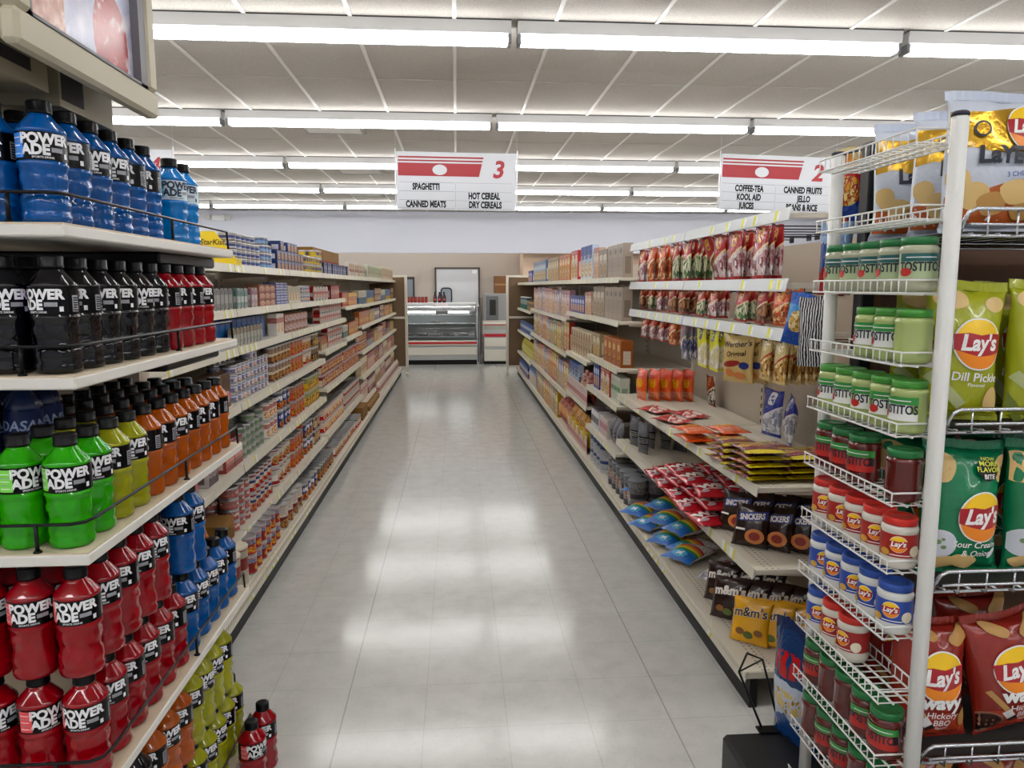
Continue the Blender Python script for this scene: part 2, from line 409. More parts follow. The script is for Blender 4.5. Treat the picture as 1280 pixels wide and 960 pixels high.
# ceiling vents, emergency lights
for i, (x, y) in enumerate(((-1.22, 7.75), (-1.3, 10.55), (-1.55, 13.2), (2.2, 12.6))):
    o = empty('ceiling_vent', (x, y, ZC - 0.016))
    tag(o, 'grey louvred ceiling vent, %s' % ('between the second and third light rows', 'before the fourth light row', 'just behind the number three sign', 'behind and beside the number three sign')[i], 'vent', 'ceiling air vents')
    fr = MB().box(-0.3, 0.3, -0.3, -0.27, -0.012, 0.012).box(-0.3, 0.3, 0.27, 0.3, -0.012, 0.012).box(-0.3, -0.27, -0.27, 0.27, -0.012, 0.012).box(0.27, 0.3, -0.27, 0.27, -0.012, 0.012)
    obj('vent_frame', fr, M('grey_vent', 'a3a09a', 0.5), o)
    sl = MB().box(-0.27, 0.27, -0.27, 0.27, 0.004, 0.008, 1)
    for j in range(6): sl.prism([(-0.19 + j * 0.085, -0.01), (-0.23 + j * 0.085, 0.003), (-0.225 + j * 0.085, 0.003), (-0.185 + j * 0.085, -0.01)], 0, -0.27, 0.27)
    obj('louver', sl, [M('pale_vent_slat', 'd2d0cb', 0.5), M('vent_shade', 'a5a19a', 0.7)], o)
o = empty('emergency_light', (-4.92, 16.2, 3.02)); tag(o, 'white twin-head emergency light on the soffit at far end', 'emergency light')
obj('housing', MB().box(-0.14, 0.14, -0.07, -0.001, -0.07, 0.06, 0, 0.01), WHITE, o)
for s in (-1, 1):
    h = MB().lathe([(0.02, 0), (0.06, 0.05), (0.065, 0.09)], 12); h.v = [(x + s * 0.21, -y * 0 - z - 0.02, y) for x, y, z in h.v]
    obj('lamp_head', h, M('pale_grey_lamp', 'c9c8c4', 0.4), o)

# ------------------------------------------------------------------ hanging aisle signs
SIGNW = M('white_sign_board', 'b4b6ba', 0.5); SIGNR = M('sign_red', '8c0d1a', 0.5); INK = M('sign_ink', '121216', 0.6, spec=.2); SLINE = M('sign_groove', '8f9298', 0.6)
def sign(num, words, x, y, z, rot, tilt, label):
    W, H = 1.22, 0.575
    o = empty('aisle_sign', (x, y, z)); o.rotation_euler = (0, tilt, rot); tag(o, label, 'sign', 'hanging aisle signs')
    b = MB(); b.box(-W / 2, W / 2, 0, 0.012, -H, 0, 0)
    def fn(dy): return lambda a, c: (a, -dy, c)
    X = lambda u: -W / 2 + u * W
    Z = lambda v: -v * H
    f1, f2, f3 = fn(0.0008), fn(0.0016), fn(0.0024)
    for v0, v1 in ((0.075, 0.105), (0.135, 0.163), (0.19, 0.415)):
        b.flat(([(X(0.012), Z(v1)), (X(0.735 - v1 * 0.11), Z(v1)), (X(0.735 - v0 * 0.11), Z(v0)), (X(0.012), Z(v0))], [(0, 1, 2, 3)]), f1, 1)
    b.flat(oval(X(0.36), Z(0.305), 0.074, 0.052, 28, 0.5), f2, 0)
    b.flat(move(text(num, 0.165, 0.03, 0.18, 0), X(0.855), Z(0.42)), f1, 1)
    for v in (0.525, 0.68, 0.835, 0.975):
        b.flat(rect(X(0.02), X(0.485), Z(v) - 0.003, Z(v) + 0.003, 9), f1, 3); b.flat(rect(X(0.5), X(0.97), Z(v) - 0.002, Z(v) + 0.002, 9), f1, 3)
    b.flat(rect(X(0.492) - 0.002, X(0.492) + 0.002, Z(0.98), Z(0.525), 9), f1, 3)
    for u, v, s in words:
        if s: b.flat(move(text(s, 0.062, 0.05, 0, 0, 0.62), X(u), Z(v)), f1, 2)
    obj('sign_board', b, [SIGNW, SIGNR, INK, SLINE], o)
    for s in (-1, 1):
        h = MB().tube([(s * (W / 2 + 0.012), 0.006, -H), (s * (W / 2 + 0.012), 0.006, 0.03)], 0.007, 6, 0)
        h.tube([(s * (W / 2 + 0.012), 0.006, 0.02), (s * (W / 2 + 0.012) , 0.006, ZC - z - 0.001)], 0.0016, 5, 0)
        obj('hanger', h, STEEL_W, o)
sign('3', ((0.245, 0.65, 'SPAGHETTI'), (0.245, 0.955, 'CANNED MEATS'), (0.735, 0.8, 'HOT CEREAL'), (0.745, 0.955, 'DRY CEREALS')), 0.01, 7.86, 2.955, -0.02, 0.012, 'white hanging aisle sign with red stripes and the number three')
sign('2', ((0.26, 0.655, 'COFFEE-TEA'), (0.26, 0.81, 'KOOL AID'), (0.24, 0.965, 'JUICES'), (0.735, 0.655, 'CANNED FRUITS'), (0.745, 0.81, 'JELLO'), (0.735, 0.965, 'BEANS & RICE')), 3.40, 7.86, 2.965, -0.02, 0.03, 'white hanging aisle sign with the number two above candy shelves')
sign('4', (), -3.42, 7.86, 2.945, -0.02, 0.0, 'white hanging aisle sign with the number four behind blue bottles')

# ------------------------------------------------------------------ meat counter at the far end
PANEL = M('cream_counter_panel', 'd9d5c8', 0.4); CSTEEL = M('case_grey_panel', 'aeb0ae', 0.4)
o = empty('deli_case', (-1.0, 15.3, 0)); tag(o, 'long glass-fronted deli counter with red stripe below the white door', 'deli counter')
L0, L1 = -1.6, 1.40
b = MB(); b.box(L0, L1, 0.06, 1.0, 0.0, 0.1, 1).box(L0, L1, 0.0, 1.0, 0.1, 0.2, 2).box(L0, L1, -0.02, 1.0, 0.2, 0.36, 0, 0.01).box(L0, L1, 0.0, 1.0, 0.361, 0.4, 2).box(L0, L1, -0.03, 1.0, 0.401, 0.5, 0, 0.01)
b.box(L0, L1, -0.034, -0.029, 0.43, 0.475, 3)
obj('counter_base', b, [PANEL, BLACK, CSTEEL, REDP], o)
b = MB(); b.box(L0, L1, 0.95, 1.0, 0.501, 1.22, 0).box(L0, L1, 0.42, 0.98, 1.221, 1.26, 1, 0.005)
obj('rear_panel', b, [M('case_inner', '8a8f90', 0.4), STEEL_W], o)
gl = MB(); N = 10
arc = [(0.42 - 0.42 * math.cos(PI / 2 * i / N), 0.51 + 0.70 * math.sin(PI / 2 * i / N)) for i in range(N + 1)]
gl.add([(x, y, z) for x in (L0, L1 - 0.02) for y, z in arc] , [(i, i + 1, N + 2 + i, N + 1 + i) for i in range(N)], 0, True)
obj('curved_glass', gl, M('case_glass', 'dfe8e8', 0.03, trans=0.92), o)
s_ = MB()
for z, dp in ((0.88, 0.45), (0.56, 0.1)): s_.box(L0, L1 - 0.03, dp, 0.94, z, z + 0.015)
obj('case_shelf', s_, ALU, o)
for e in (L1 - 0.06, L1):
    pass
b = MB().prism([(0.0, 0.0)] + [(y - 0.01, z) for y, z in [(-0.02, 0.5)] + arc] + [(1.0, 1.26), (1.0, 0.0)], 0, L1, L1 + 0.06)
obj('end_panel', b, ALU, o)
b = MB().box(L1 + 0.02, L1 + 0.05, -0.03, 0.02, 0.05, 1.2, 0, 0.008); obj('corner_post', b, M('dark_post', '4a4744', 0.5), o)
lt = MB().lathe([(0.012, L0 + 0.1), (0.012, L1 - 0.15)], 8); lt.v = [(z, x + 0.5, y + 1.19) for x, y, z in lt.v]; obj('case_lamp', lt, M('case_lamp_light', 'ffffff', emit=9.0), o)
# trays of meat in the case
for i in range(9):
    x = -2.2 + i * 0.29; up = i % 3 == 0
    t = MB().box(-0.12, 0.12, -0.09, 0.09, 0, 0.02, 0, 0.006); t.lathe([(0.02, 0.02), (0.09, 0.024), (0.1, 0.045), (0.06, 0.07), (0.01, 0.075)], 10, 1, sy=0.75)
    tt = obj('meat_tray', t, [BLACK, M('dark_meat' if i % 2 else 'pale_meat', '4a2b25' if i % 2 else '9a8a7c', 0.4)], loc=(x, 15.3 + (0.62 if up else 0.4), 0.896 if up else 0.576))
    tag(tt, '%s meat tray inside the deli counter, %s from its dark far end' % ('dark' if i % 2 else 'pale', ordw(i + 1)), 'tray', 'trays inside the deli counter')
# things standing on the counter
for i in range(6):
    t = MB().lathe([(0.03, 0), (0.034, 0.02), (0.034, 0.1), (0.03, 0.11, 1), (0.03, 0.125, 1)], 10)
    tt = obj('sauce_jar', t, [M('red_sauce', '8c2a1d', 0.3), M('dark_red_lid', '6b1714', 0.4)], loc=(-1.02 + i * 0.075, 15.86, 1.2605))
    tag(tt, 'small red sauce jar on the deli counter, %s from the aisle sign side' % ordw(6 - i), 'jar', 'red jars on the deli counter')
for i in range(3):
    t = MB().lathe([(0.035, 0), (0.04, 0.02), (0.04, 0.12), (0.016, 0.18), (0.016, 0.2, 1), (0.02, 0.2, 1), (0.02, 0.225, 1)], 12); t.box(-0.025, 0.025, -0.0415, -0.04, 0.04, 0.09, 2)
    tt = obj('sauce_bottle', t, [M('dark_sauce', '2a1413', 0.25), BLACK, M('red_label', 'a23a35', 0.5)], loc=(-0.46 + i * 0.095, 15.9, 1.2605))
    tag(tt, 'dark sauce bottle on the deli counter, %s of the trio' % ('leftmost', 'middle', 'rightmost')[i], 'bottle', 'dark bottles on the deli counter')
t = obj('notice_card', MB().box(-0.13, 0.13, -0.002, 0.002, 0, 0.16), M('white_card', 'f1e6e6', 0.6), loc=(-0.32, 15.712, 1.105)); tag(t, 'white notice card on the front glass of the deli counter', 'card')
# second, lower case
o = empty('freezer_case', (1.05, 15.35, 0)); tag(o, 'low white open freezer case with red stripe beside the deli counter', 'freezer')
b = MB().box(-0.5, 1.4, 0.05, 0.95, 0, 0.06, 1).box(-0.5, 1.4, 0.0, 1.0, 0.061, 0.3, 0, 0.01).box(-0.5, 1.4, 0.01, 1.0, 0.301, 0.36, 2).box(-0.5, 1.4, 0.0, 1.0, 0.361, 0.56, 0, 0.01)
b.box(-0.5, 1.4, -0.012, 0.0, 0.57, 0.63, 3).box(-0.5, 1.4, 0.0, 0.06, 0.561, 0.72, 2).box(-0.5, 1.4, 0.9, 1.0, 0.561, 0.86, 0)
obj('freezer_body', b, [PANEL, BLACK, CSTEEL, REDP], o)
obj('top_rim', MB().box(-0.52, 1.42, -0.02, 0.2, 0.80, 0.86, 0, 0.01).box(-0.5, 1.4, -0.025, -0.02, 0.805, 0.825, 1), [PANEL, REDP], o)
obj('front_glass', MB().box(-0.5, 1.4, 0.01, 0.02, 0.721, 0.80), M('case_glass', 'dfe8e8', 0.03, trans=0.92), o)
# grey steel cabinet and carton behind it
o = empty('steel_cabinet', (0.86, 17.0, 0)); tag(o, 'grey steel cabinet against the far wall beside the white door', 'cabinet')
obj('cabinet_body', MB().box(-0.25, 0.55, 0, 0.55, 0, 1.44, 0, 0.01), M('grey_cabinet', '9a9a98', 0.5), o)
obj('cabinet_door', MB().box(-0.2, 0.08, -0.012, -0.001, 0.1, 1.38, 0, 0.004).box(-0.12, 0.02, -0.016, -0.012, 0.95, 1.3, 1), [M('dark_grey_door', '6e7070', 0.5), DARK], o)
o = empty('shipping_carton', (1.05, 17.25, 1.442)); tag(o, 'brown shipping carton on top of the grey steel cabinet', 'carton')
obj('carton_body', MB().box(-0.19, 0.3, -0.2, 0.2, 0, 0.39, 0, 0.004), M('brown_carton', '7c5330', 0.8), o)
obj('tape_strip', MB().box(-0.19, 0.3, -0.205, -0.201, 0.18, 0.22, 0), M('tan_tape', 'a07b4e', 0.4), o)
# ================================================================== GONDOLAS
def tag_rail_mat():
    m = M('price_rail', 'd9d6c9', 0.4); k = NT(m)
    v = k.node('ShaderNodeTexCoord').outputs['Object']; sp = k.node('ShaderNodeSeparateXYZ'); k.link(v, sp.inputs[0])
    y, z = sp.outputs[1], sp.outputs[2]
    cell = k.math('FLOOR', k.math('MULTIPLY', y, 11.0)); fr = k.math('FRACT', k.math('MULTIPLY', y, 11.0))
    wn = k.node('ShaderNodeTexWhiteNoise', noise_dimensions='2D')
    cb = k.node('ShaderNodeCombineXYZ'); k.link(cell, cb.inputs[0]); oi = k.node('ShaderNodeObjectInfo'); k.link(oi.outputs['Random'], cb.inputs[1]); k.link(cb.outputs[0], wn.inputs['Vector'])
    on = k.math('GREATER_THAN', wn.outputs['Value'], 0.66)
    yel = k.math('MULTIPLY', on, k.math('MULTIPLY', k.math('GREATER_THAN', fr, 0.12), k.math('LESS_THAN', fr, 0.36)))
    wht = k.math('MULTIPLY', on, k.math('MULTIPLY', k.math('GREATER_THAN', fr, 0.36), k.math('LESS_THAN', fr, 0.72)))
    c = k.mix(wht, lin('cdc8b8'), lin('dcdcd6')); c = k.mix(yel, c, lin('cfc748')); k.link(c, k.bsdf.inputs['Base Color'])
    return m
RAIL = tag_rail_mat()
def peg_mat(name, col, hole):
    m = M(name, col, 0.5); k = NT(m)
    v = k.node('ShaderNodeTexCoord').outputs['Object']; sp = k.node('ShaderNodeSeparateXYZ'); k.link(v, sp.inputs[0])
    def cell(s, f): return k.math('SUBTRACT', k.math('FRACT', k.math('MULTIPLY', s, f)), 0.5)
    return m, k, sp, cell
def deck_mat():
    m, k, sp, cell = peg_mat('perforated_cream_deck', 'd3cab9', 0.4)
    a = cell(sp.outputs[1], 42.0); b = cell(sp.outputs[0], 42.0)
    r = k.math('ADD', k.math('POWER', a, 2.0), k.math('POWER', b, 2.0))
    ed = k.math('FRACT', k.math('MULTIPLY', sp.outputs[0], 6.0))
    hole = k.math('MULTIPLY', k.math('LESS_THAN', r, 0.045), k.math('LESS_THAN', ed, 0.36))
    k.link(k.mix(k.math('MULTIPLY', hole, 0.8), lin('cfc7b6'), lin('6d675c')), k.bsdf.inputs['Base Color'])
    return m
DECK = deck_mat()
Y0, BAY, NB = 2.59, 1.22, 9
BASE = {-1: (1.0, 1.025, 1.56), 1: (1.075, 1.10, 1.64)}      # lip, kick, back panel
LIP = {-1: 1.095, 1: 1.10}
SIDE = {-1: 'left run', 1: 'right run'}
BZ = 0.145
LEFTZ = {0: (1.705, 1.485, 1.293, 1.008, .69, .35), 1: (1.705, 1.485, 1.293, 1.008, .69, .35), 2: (1.705, 1.485, 1.293, 1.008, .69, .35), 3: (1.705, 1.485, 1.293, 1.064, .747, .36),
         4: (1.705, 1.40, 1.088, .747, .36)}
for b in range(5, 9): LEFTZ[b] = (1.705, 1.39, 1.143, .845, .55, .25)
RIGHTZ = {0: (.865, .548), 1: (.865, .548), 2: (1.66, 1.36, 1.033, .77, .434), 3: (1.66, 1.353, .96, .568)}
for b in (4, 5, 6): RIGHTZ[b] = (1.66, 1.28, .918, .5)
for b in (7, 8): RIGHTZ[b] = (1.66, 1.22, .83, .445)
SHZ = {-1: LEFTZ, 1: RIGHTZ}
def xb(s, a, b): return (min(s * a, s * b), max(s * a, s * b))
for s in (-1, 1):
    lip, kick, back = BASE[s]
    for b in range(NB):
        y0 = Y0 + b * BAY; y1 = y0 + BAY - 0.003
        o = empty('gondola_bay', (s * back, y0, 0)); L = lambda x: x - s * back
        tag(o, 'cream steel gondola bay with black kick plate, %s from near end of %s' % (ordw(b + 1), SIDE[s]), 'shelving', 'gondola bays of the aisle')
        x0, x1 = xb(s, back, back + 0.04)
        obj('back_panel', MB().box(L(x0), L(x1), 0, BAY - 0.003, 0, 1.80), CREAM2, o)
        x0, x1 = xb(s, back - 0.02, back - 0.001)
        up = MB().box(L(x0), L(x1), 0.0, 0.03, BZ, 1.79)
        for i in range(38): up.box(L(s * (back - 0.022)) - 0.0015, L(s * (back - 0.022)) + 0.0015, 0.012, 0.018, 0.2 + i * 0.042, 0.222 + i * 0.042, 1)
        obj('upright', up, [CREAM, DARK], o)
        x0, x1 = xb(s, lip + 0.004, back - 0.001)
        obj('base_deck', MB().box(L(x0), L(x1), 0, BAY - 0.003, BZ - 0.03, BZ, 0, 0.004), DECK, o)
        x0, x1 = xb(s, kick, kick + 0.03)
        obj('kick_plate', MB().box(L(x0), L(x1), 0, BAY - 0.003, 0.0, BZ - 0.031), RUBBER, o)
        x0, x1 = xb(s, lip, lip + 0.004)
        rl = MB().prism([(L(s * lip), BZ - 0.05), (L(s * (lip + 0.004)), BZ - 0.05), (L(s * (lip + 0.018)), BZ + 0.002), (L(s * (lip + 0.014)), BZ + 0.002)], 1, 0, BAY - 0.003)
        obj('price_rail', rl, RAIL, o)
        zs = SHZ[s][b]; n = len(zs)
        for i, z in enumerate(zs):
            lp = LIP[s]
            o2 = empty('gondola_shelf', (s * (back - 0.001), y0 + 0.004, z)); LL = lambda x: x - s * (back - 0.001)
            tag(o2, 'cream steel shelf, %s up in the %s bay of the %s' % (ordw(n - i), ordw(b + 1), SIDE[s]), 'shelf', 'gondola shelves of the aisle')
            x0, x1 = xb(s, lp + 0.002, back - 0.026)
            obj('shelf_deck', MB().box(LL(x0), LL(x1), 0, BAY - 0.011, -0.022, 0, 0, 0.003), DECK if s > 0 and b < 2 else CREAM, o2)
            rl = MB().prism([(LL(s * (lp - 0.006)), -0.036), (LL(s * (lp - 0.002)), -0.036), (LL(s * (lp + 0.004)), 0.004), (LL(s * lp), 0.004)], 1, 0, BAY - 0.011)
            obj('price_rail', rl, RAIL, o2)
            for yy in (0.03, BAY - 0.045):
                br = MB().prism([(LL(s * (back - 0.001)), -0.06), (LL(s * (back - 0.001)), -0.023), (LL(s * (lp + 0.08)), -0.023), (LL(s * (lp + 0.08)), -0.035)], 1, yy, yy + 0.004)
                obj('bracket', br, CREAM, o2)
    # end panels at the far end of each run
    o = empty('end_display', (s * 1.5, 13.585, 0)); tag(o, 'brown end display panel with cream posts closing the far end of the %s' % SIDE[s], 'end panel', 'end panels of the runs')
    p = MB().box(-0.56, 0.56, 0.0, 0.03, 0.12, 1.76); obj('pegboard', p, BROWN, o)
    for q in (-1, 1):
        obj('post', MB().box(q * 0.585 - 0.025, q * 0.585 + 0.025, -0.03, 0.03, 0, 1.8, 0, 0.005).box(q * 0.585 - 0.025, q * 0.585 + 0.025, -0.12, -0.03, 0, 0.05, 0, 0.004), CREAM, o)
    obj('rail', MB().box(-0.56, 0.56, -0.012, -0.001, 1.02, 1.06).box(-0.56, 0.56, -0.012, -0.001, 0.12, 0.16).box(-0.56, 0.56, -0.012, 0.03, 1.765, 1.8), CREAM, o)

# ================================================================== PACKAGED GOODS ON THE RUNS
METAL = M('can_metal', 'b4b4b6', 0.3, 0.9)
def can_mesh(r, h, mat, lid=None):
    b = MB(); b.lathe([(r * 0.93, 0, 1), (r, 0.003, 1), (r, 0.008, 1), (r * 0.975, 0.012, 0), (r * 0.975, h - 0.012, 0), (r, h - 0.008, 1), (r, h - 0.002, 1), (r * 0.94, h, 1), (r * 0.9, h - 0.004, 1)], 18, 1)
    return b.mesh('can', [mat, lid or METAL])
def box_mesh(w_, d_, h_, mat): return MB().box(-w_ / 2, w_ / 2, 0, d_, 0, h_, 0, min(0.002, w_ * 0.05)).mesh('carton', mat)
def tin_mesh(w_, d_, h_, mat, lid=None):
    """flat rounded tin standing on its rim, face to the front"""
    b = MB(); pts = rrect(0, h_ / 2, w_ / 2, h_ / 2, min(w_, h_) * 0.3, 4)
    b.prism(pts, 1, 0.004, d_ - 0.004, 0); b.prism([(x * 1.03, (z - h_ / 2) * 1.0 + h_ / 2) for x, z in pts], 1, 0, 0.004, 1); b.prism([(x * 1.03, z) for x, z in pts], 1, d_ - 0.004, d_, 1)
    b.prism([(x * 0.86, (z - h_ / 2) * 0.86 + h_ / 2) for x, z in pts], 1, -0.0012, 0.0, 2)
    return b.mesh('tin', [mat, METAL, lid or mat])
def pouch_mesh(w_, t_, h_, mat, seed=0, n=8, m=10):
    """pillow bag standing or lying: width along x, thickness along y, height along z"""
    r = random.Random(seed); b = MB(); vs = []; ph = [r.uniform(0, 6) for _ in range(4)]
    def P(u, v, sd):
        e = max(0.0, min(1.0, (v - 0.06) / 0.86)); bl = math.sin(PI * e) ** 0.55 if 0 < e < 1 else 0
        ww = w_ / 2 * (1 - 0.09 * bl); th = t_ / 2 * bl * (1 - abs(u) ** 2.6) ** 0.8
        th += 0.035 * t_ * math.sin(u * 7 + ph[0] + v * 5) * (0.3 + bl) * (1 - u * u)
        return (u * ww, sd * th + 0.03 * w_ * math.sin(v * 4 + ph[1]), v * h_ + 0.02 * h_ * math.sin(u * 3 + ph[2]) * v)
    fr, bk = {}, {}
    for j in range(m + 1):
        for i in range(n + 1):
            u, v = -1 + 2 * i / n, j / m
            fr[i, j] = len(vs); vs.append(P(u, v, -1))
            if i in (0, n): bk[i, j] = fr[i, j]
            else: bk[i, j] = len(vs); vs.append(P(u, v, 1))
    fs = []
    for j in range(m):
        for i in range(n):
            fs.append((fr[i, j], fr[i + 1, j], fr[i + 1, j + 1], fr[i, j + 1])); fs.append((bk[i + 1, j], bk[i, j], bk[i, j + 1], bk[i + 1, j + 1]))
    b.add(vs, fs, 0, True)
    return b.mesh('bag', mat)
def canister_mesh(r, h, mat, lidm):
    b = MB(); b.lathe([(r * 0.97, 0), (r, 0.004), (r, h * 0.93), (r * 1.03, h * 0.93, 1), (r * 1.03, h * 0.985, 1), (r * 0.98, h, 1)], 20)
    return b.mesh('canister', [mat, lidm])
PROTO = {}
def proto(kind, name, dims, mat, extra=None):
    key = (kind, name, dims, mat.name)
    if key not in PROTO:
        me = {'can': lambda: can_mesh(dims[0] / 2, dims[2], mat, extra), 'box': lambda: box_mesh(*dims, mat), 'tin': lambda: tin_mesh(*dims, mat, extra),
              'pouch': lambda: pouch_mesh(*dims, mat, len(PROTO)), 'canister': lambda: canister_mesh(dims[0] / 2, dims[2], mat, extra or WHITE)}[kind]()
        me.name = name; PROTO[key] = me
    return PROTO[key]
CATS = {'can': 'can', 'box': 'box', 'tin': 'tin', 'pouch': 'bag', 'canister': 'canister'}
def shelf_of(s, y, z):
    b = max(0, min(NB - 1, int((y - Y0) / BAY)))
    zs = SHZ[s][b]
    for i, q in enumerate(zs):
        if abs(q - z) < 0.05: return ('top', 'second', 'third', 'fourth', 'fifth', 'sixth')[i] + ' shelf down' if i else 'top shelf'
    return 'base deck'
def mk_label(desc, *bits):
    words_ = lambda t: len(t.replace(',', ' ').split())
    out = desc
    for t in bits:
        if t: out += ', ' + t
    return out
def row(s, z, y0, y1, kind, name, dims, mat, desc, layers=1, deep=1, gap=0.004, x=None, jit=0.0, extra=None, top=1.0, front=None, turn=0.0, cat=None):
    """a block of equal goods on a shelf, fronts to the aisle: dims = width along the shelf, depth, height"""
    z += 0.0005
    w_, d_, h_ = dims
    if kind in ('can', 'canister'): d_ = w_
    me = proto(kind, name, dims, mat, extra)
    n = max(1, int((y1 - y0 + gap) / (w_ + gap))); lip = x if x is not None else (LIP[s] if z > 0.2 else BASE[s][0]) + 0.035
    where = SHNAME = shelf_of(s, (y0 + y1) / 2, z)
    for dd in range(deep):
        for i in range(n):
            y = y0 + w_ / 2 + i * (w_ + gap)
            for l in range(layers):
                if l == layers - 1 and layers > 1 and rnd.random() > top: continue
                o = bpy.data.objects.new(name, me); COL.objects.link(o)
                dx = (d_ / 2 if kind in ('can', 'canister', 'pouch') else 0) + dd * (d_ + 0.003) + rnd.uniform(0, jit)
                a = -s * PI / 2
                if kind in ('can', 'canister'): a += rnd.uniform(-0.5, 0.5)
                o.location = (s * (lip + dx), y + (rnd.uniform(-gap, gap) * 0.3), z + l * (h_ + 0.0005)); o.rotation_euler = (0, 0, a + (rnd.uniform(-turn, turn)))
                k = nth(desc, s, where, l, dd)
                lay = '' if layers == 1 else ('bottom layer', 'second layer', 'third layer', 'fourth layer', 'fifth layer', 'sixth layer')[l]
                dp = '' if deep == 1 else ('front', 'rear', 'far rear')[dd]
                tag(o, '%s, %s along%s%s, %s %s' % (desc, ordw(k), ', ' + lay if lay else '', ' ' + dp if dp else '', SIDE[s], where), cat or CATS[kind], '%s on the %s' % (name.replace('_', ' ') + 's', SIDE[s]))
P = pack
# palettes
tuna_w = P('e8e6ea', [(.18, 'd9d3df'), (.3, '54629a'), (.62, 'ece9ee'), (.82, 'c4a7b0')], text=(.2, .9, '39406b'))
tuna_b = P('3a63a8', [(.25, '6ea2cf'), (.5, '2b4f92'), (.8, 'b97d5f')], text=(.1, .9, 'dfe6f2'))
sau_bl = P('1d2c58', [(.12, '25376f'), (.88, '1b274d')], blob=(.5, .4, .36, .32, ['b06a3a', 'e0c196', '7c3c22']), text=(.7, .95, 'e3e3ee'), side=('22346a', 'e6e6ee'))
yel_can = P('d8b92c', [(.2, 'e6cf58'), (.75, 'c9a021')], logo=(.5, .55, .35, .2, '3c4b8e'), text=(.15, .9, '6b4c16'))
navy_box = P('1b2a5a', [], logo=(.5, .6, .3, .18, 'cfd3e4'), text=(.1, .4, 'c8cbe0'), side=('1a2550', 'cfd3e4'))
tanpk = P('dcd6cc', [(.35, 'a04338'), (.55, 'e6e0d8')], blob=(.5, .75, .35, .18, ['b9845a', 'e0cba8']), text=(.1, .9, '6d4a3a'), side=('d9d2c6', '8b7e70'))
flor = P('dfe3d6', [(.5, 'c7d3c0')], blob=(.5, .5, .45, .42, ['e6e2d0', '6b8f6a', '30493d', 'caa15a']), side=('cfd6c8', '69796a'))
flor2 = P('e8dfc9', [], blob=(.5, .5, .45, .45, ['e9e4d4', 'c79a4a', '3b4136', 'a9603a']), side=('ddd3ba', '7d6a48'))
sard = P('a8aaa9', [(.3, 'c3c4c2'), (.7, '97999a')], metal=0.6, rough=0.35); sard_t = P('9fb9b4', [(.3, 'dfe4df'), (.6, '7f9f9b')], text=(.2, .8, '4d5f5c')); sard_p = P('d8c3c6', [(.4, 'ece6e6'), (.65, 'b48c9a')], text=(.2, .8, '5c4550'))
pinkpk = P('b98a7c', [(.3, 'cfa394'), (.6, '8f5c52')], blob=(.5, .5, .38, .3, ['d6b39a', '8f4d3c', 'e9d6c2']), side=('a97b6c', 'e3d1c4'))
purpk = P('8d92b8', [(.3, 'e2e3ee'), (.5, '6a71a8'), (.8, 'd9dbe8')], text=(.1, .9, '3f4577'), side=('7f86b4', 'e3e4ee'))
whbox = P('e2ddd0', [(.55, 'd3ccba')], blob=(.5, .4, .3, .25, ['c09a6a', 'ead9b6', '8d5b36']), text=(.65, .95, '5e5140'), side=('d9d3c4', '8a8274'))
bluecan = P('274b8f', [(.3, '3a66ad'), (.7, 'd5dbe6'), (.82, '20407c')], blob=(.5, .4, .32, .2, ['b47a4a', 'e7d3b0']), text=(.1, .95, 'e5e8f0'))
hamtin = P('a9272b', [(.3, 'd9d1c4'), (.55, 'b5292f')], blob=(.5, .5, .3, .2, ['d98f86', 'f0d9cf', 'a8453d']), text=(.15, .85, '7b1d20')); hamlid = P('c9c5bd', [(.4, 'b6303a'), (.62, 'ded9d0')], blob=(.5, .35, .3, .16, ['d98f86', 'efe0d4']), text=(.2, .8, '8a2a2a'))
crim = P('8f1f2c', [(.5, 'a72a35')], logo=(.5, .5, .3, .2, 'e3cfc4'), text=(.1, .9, 'e8d9d0'), side=('7d1a26', 'e0cfc8'))
orgcan = P('c0561f', [(.2, 'd97a2c'), (.5, 'b2341f'), (.8, '8a2a1b')], blob=(.5, .35, .36, .2, ['7a3a1c', 'e0b070', 'a3541f']), text=(.55, .95, 'f2dfb8'))
browncan = P('5d3a2a', [(.2, '7d4e33'), (.45, 'd9cdb9'), (.62, '6a4030')], blob=(.5, .3, .4, .2, ['8e4f2b', 'd9b07c', '5a2f1c']), text=(.65, .95, 'ece2d2'))
spamcan = P('24429a', [(.2, '1d3787'), (.55, 'd9dfee'), (.72, '2c4fae')], blob=(.5, .35, .3, .2, ['d4a07f', 'efd9c4']), text=(.1, .95, 'eef0f8'))
chilib = P('1f2f5e', [(.25, '2a4184'), (.72, '1c2a55')], logo=(.5, .62, .38, .13, 'f2f2f5'), blob=(.5, .25, .38, .18, ['8f3d22', 'c4703b', 'e3b070']), text=(.8, .95, 'd9dbe8'))
redcan = P('9c1b24', [(.15, 'b4232c'), (.4, '8a151d'), (.85, 'a51d27')], text=(.2, .85, 'e9d6cf'), logo=(.5, .55, .34, .14, 'efe3da'))
redwh = P('b32a2e', [(.28, 'e7e0d6'), (.5, '2f4f8f'), (.64, 'e9e4da'), (.8, 'a8222a')], blob=(.5, .3, .35, .2, ['9c4a2a', 'dfb58a', 'c2361f']), text=(.5, .95, '3a3350'))
whcan = P('e5e2dc', [(.12, 'a9382f'), (.3, 'e9e6e0'), (.86, 'b0352f')], blob=(.5, .4, .34, .22, ['b5713c', 'e9c88f', '8a3b22']), text=(.6, .9, '6b2a25'))
whred = P('e9e6e1', [(.55, 'b3242b'), (.8, 'ece9e4')], blob=(.5, .3, .34, .2, ['d7a27c', 'f0dcc2']), text=(.5, .95, 'f3ecdf'))
greencn = P('c9cdc0', [(.25, '93a48d'), (.7, 'dbdccf')], text=(.2, .9, '5b6f58'))
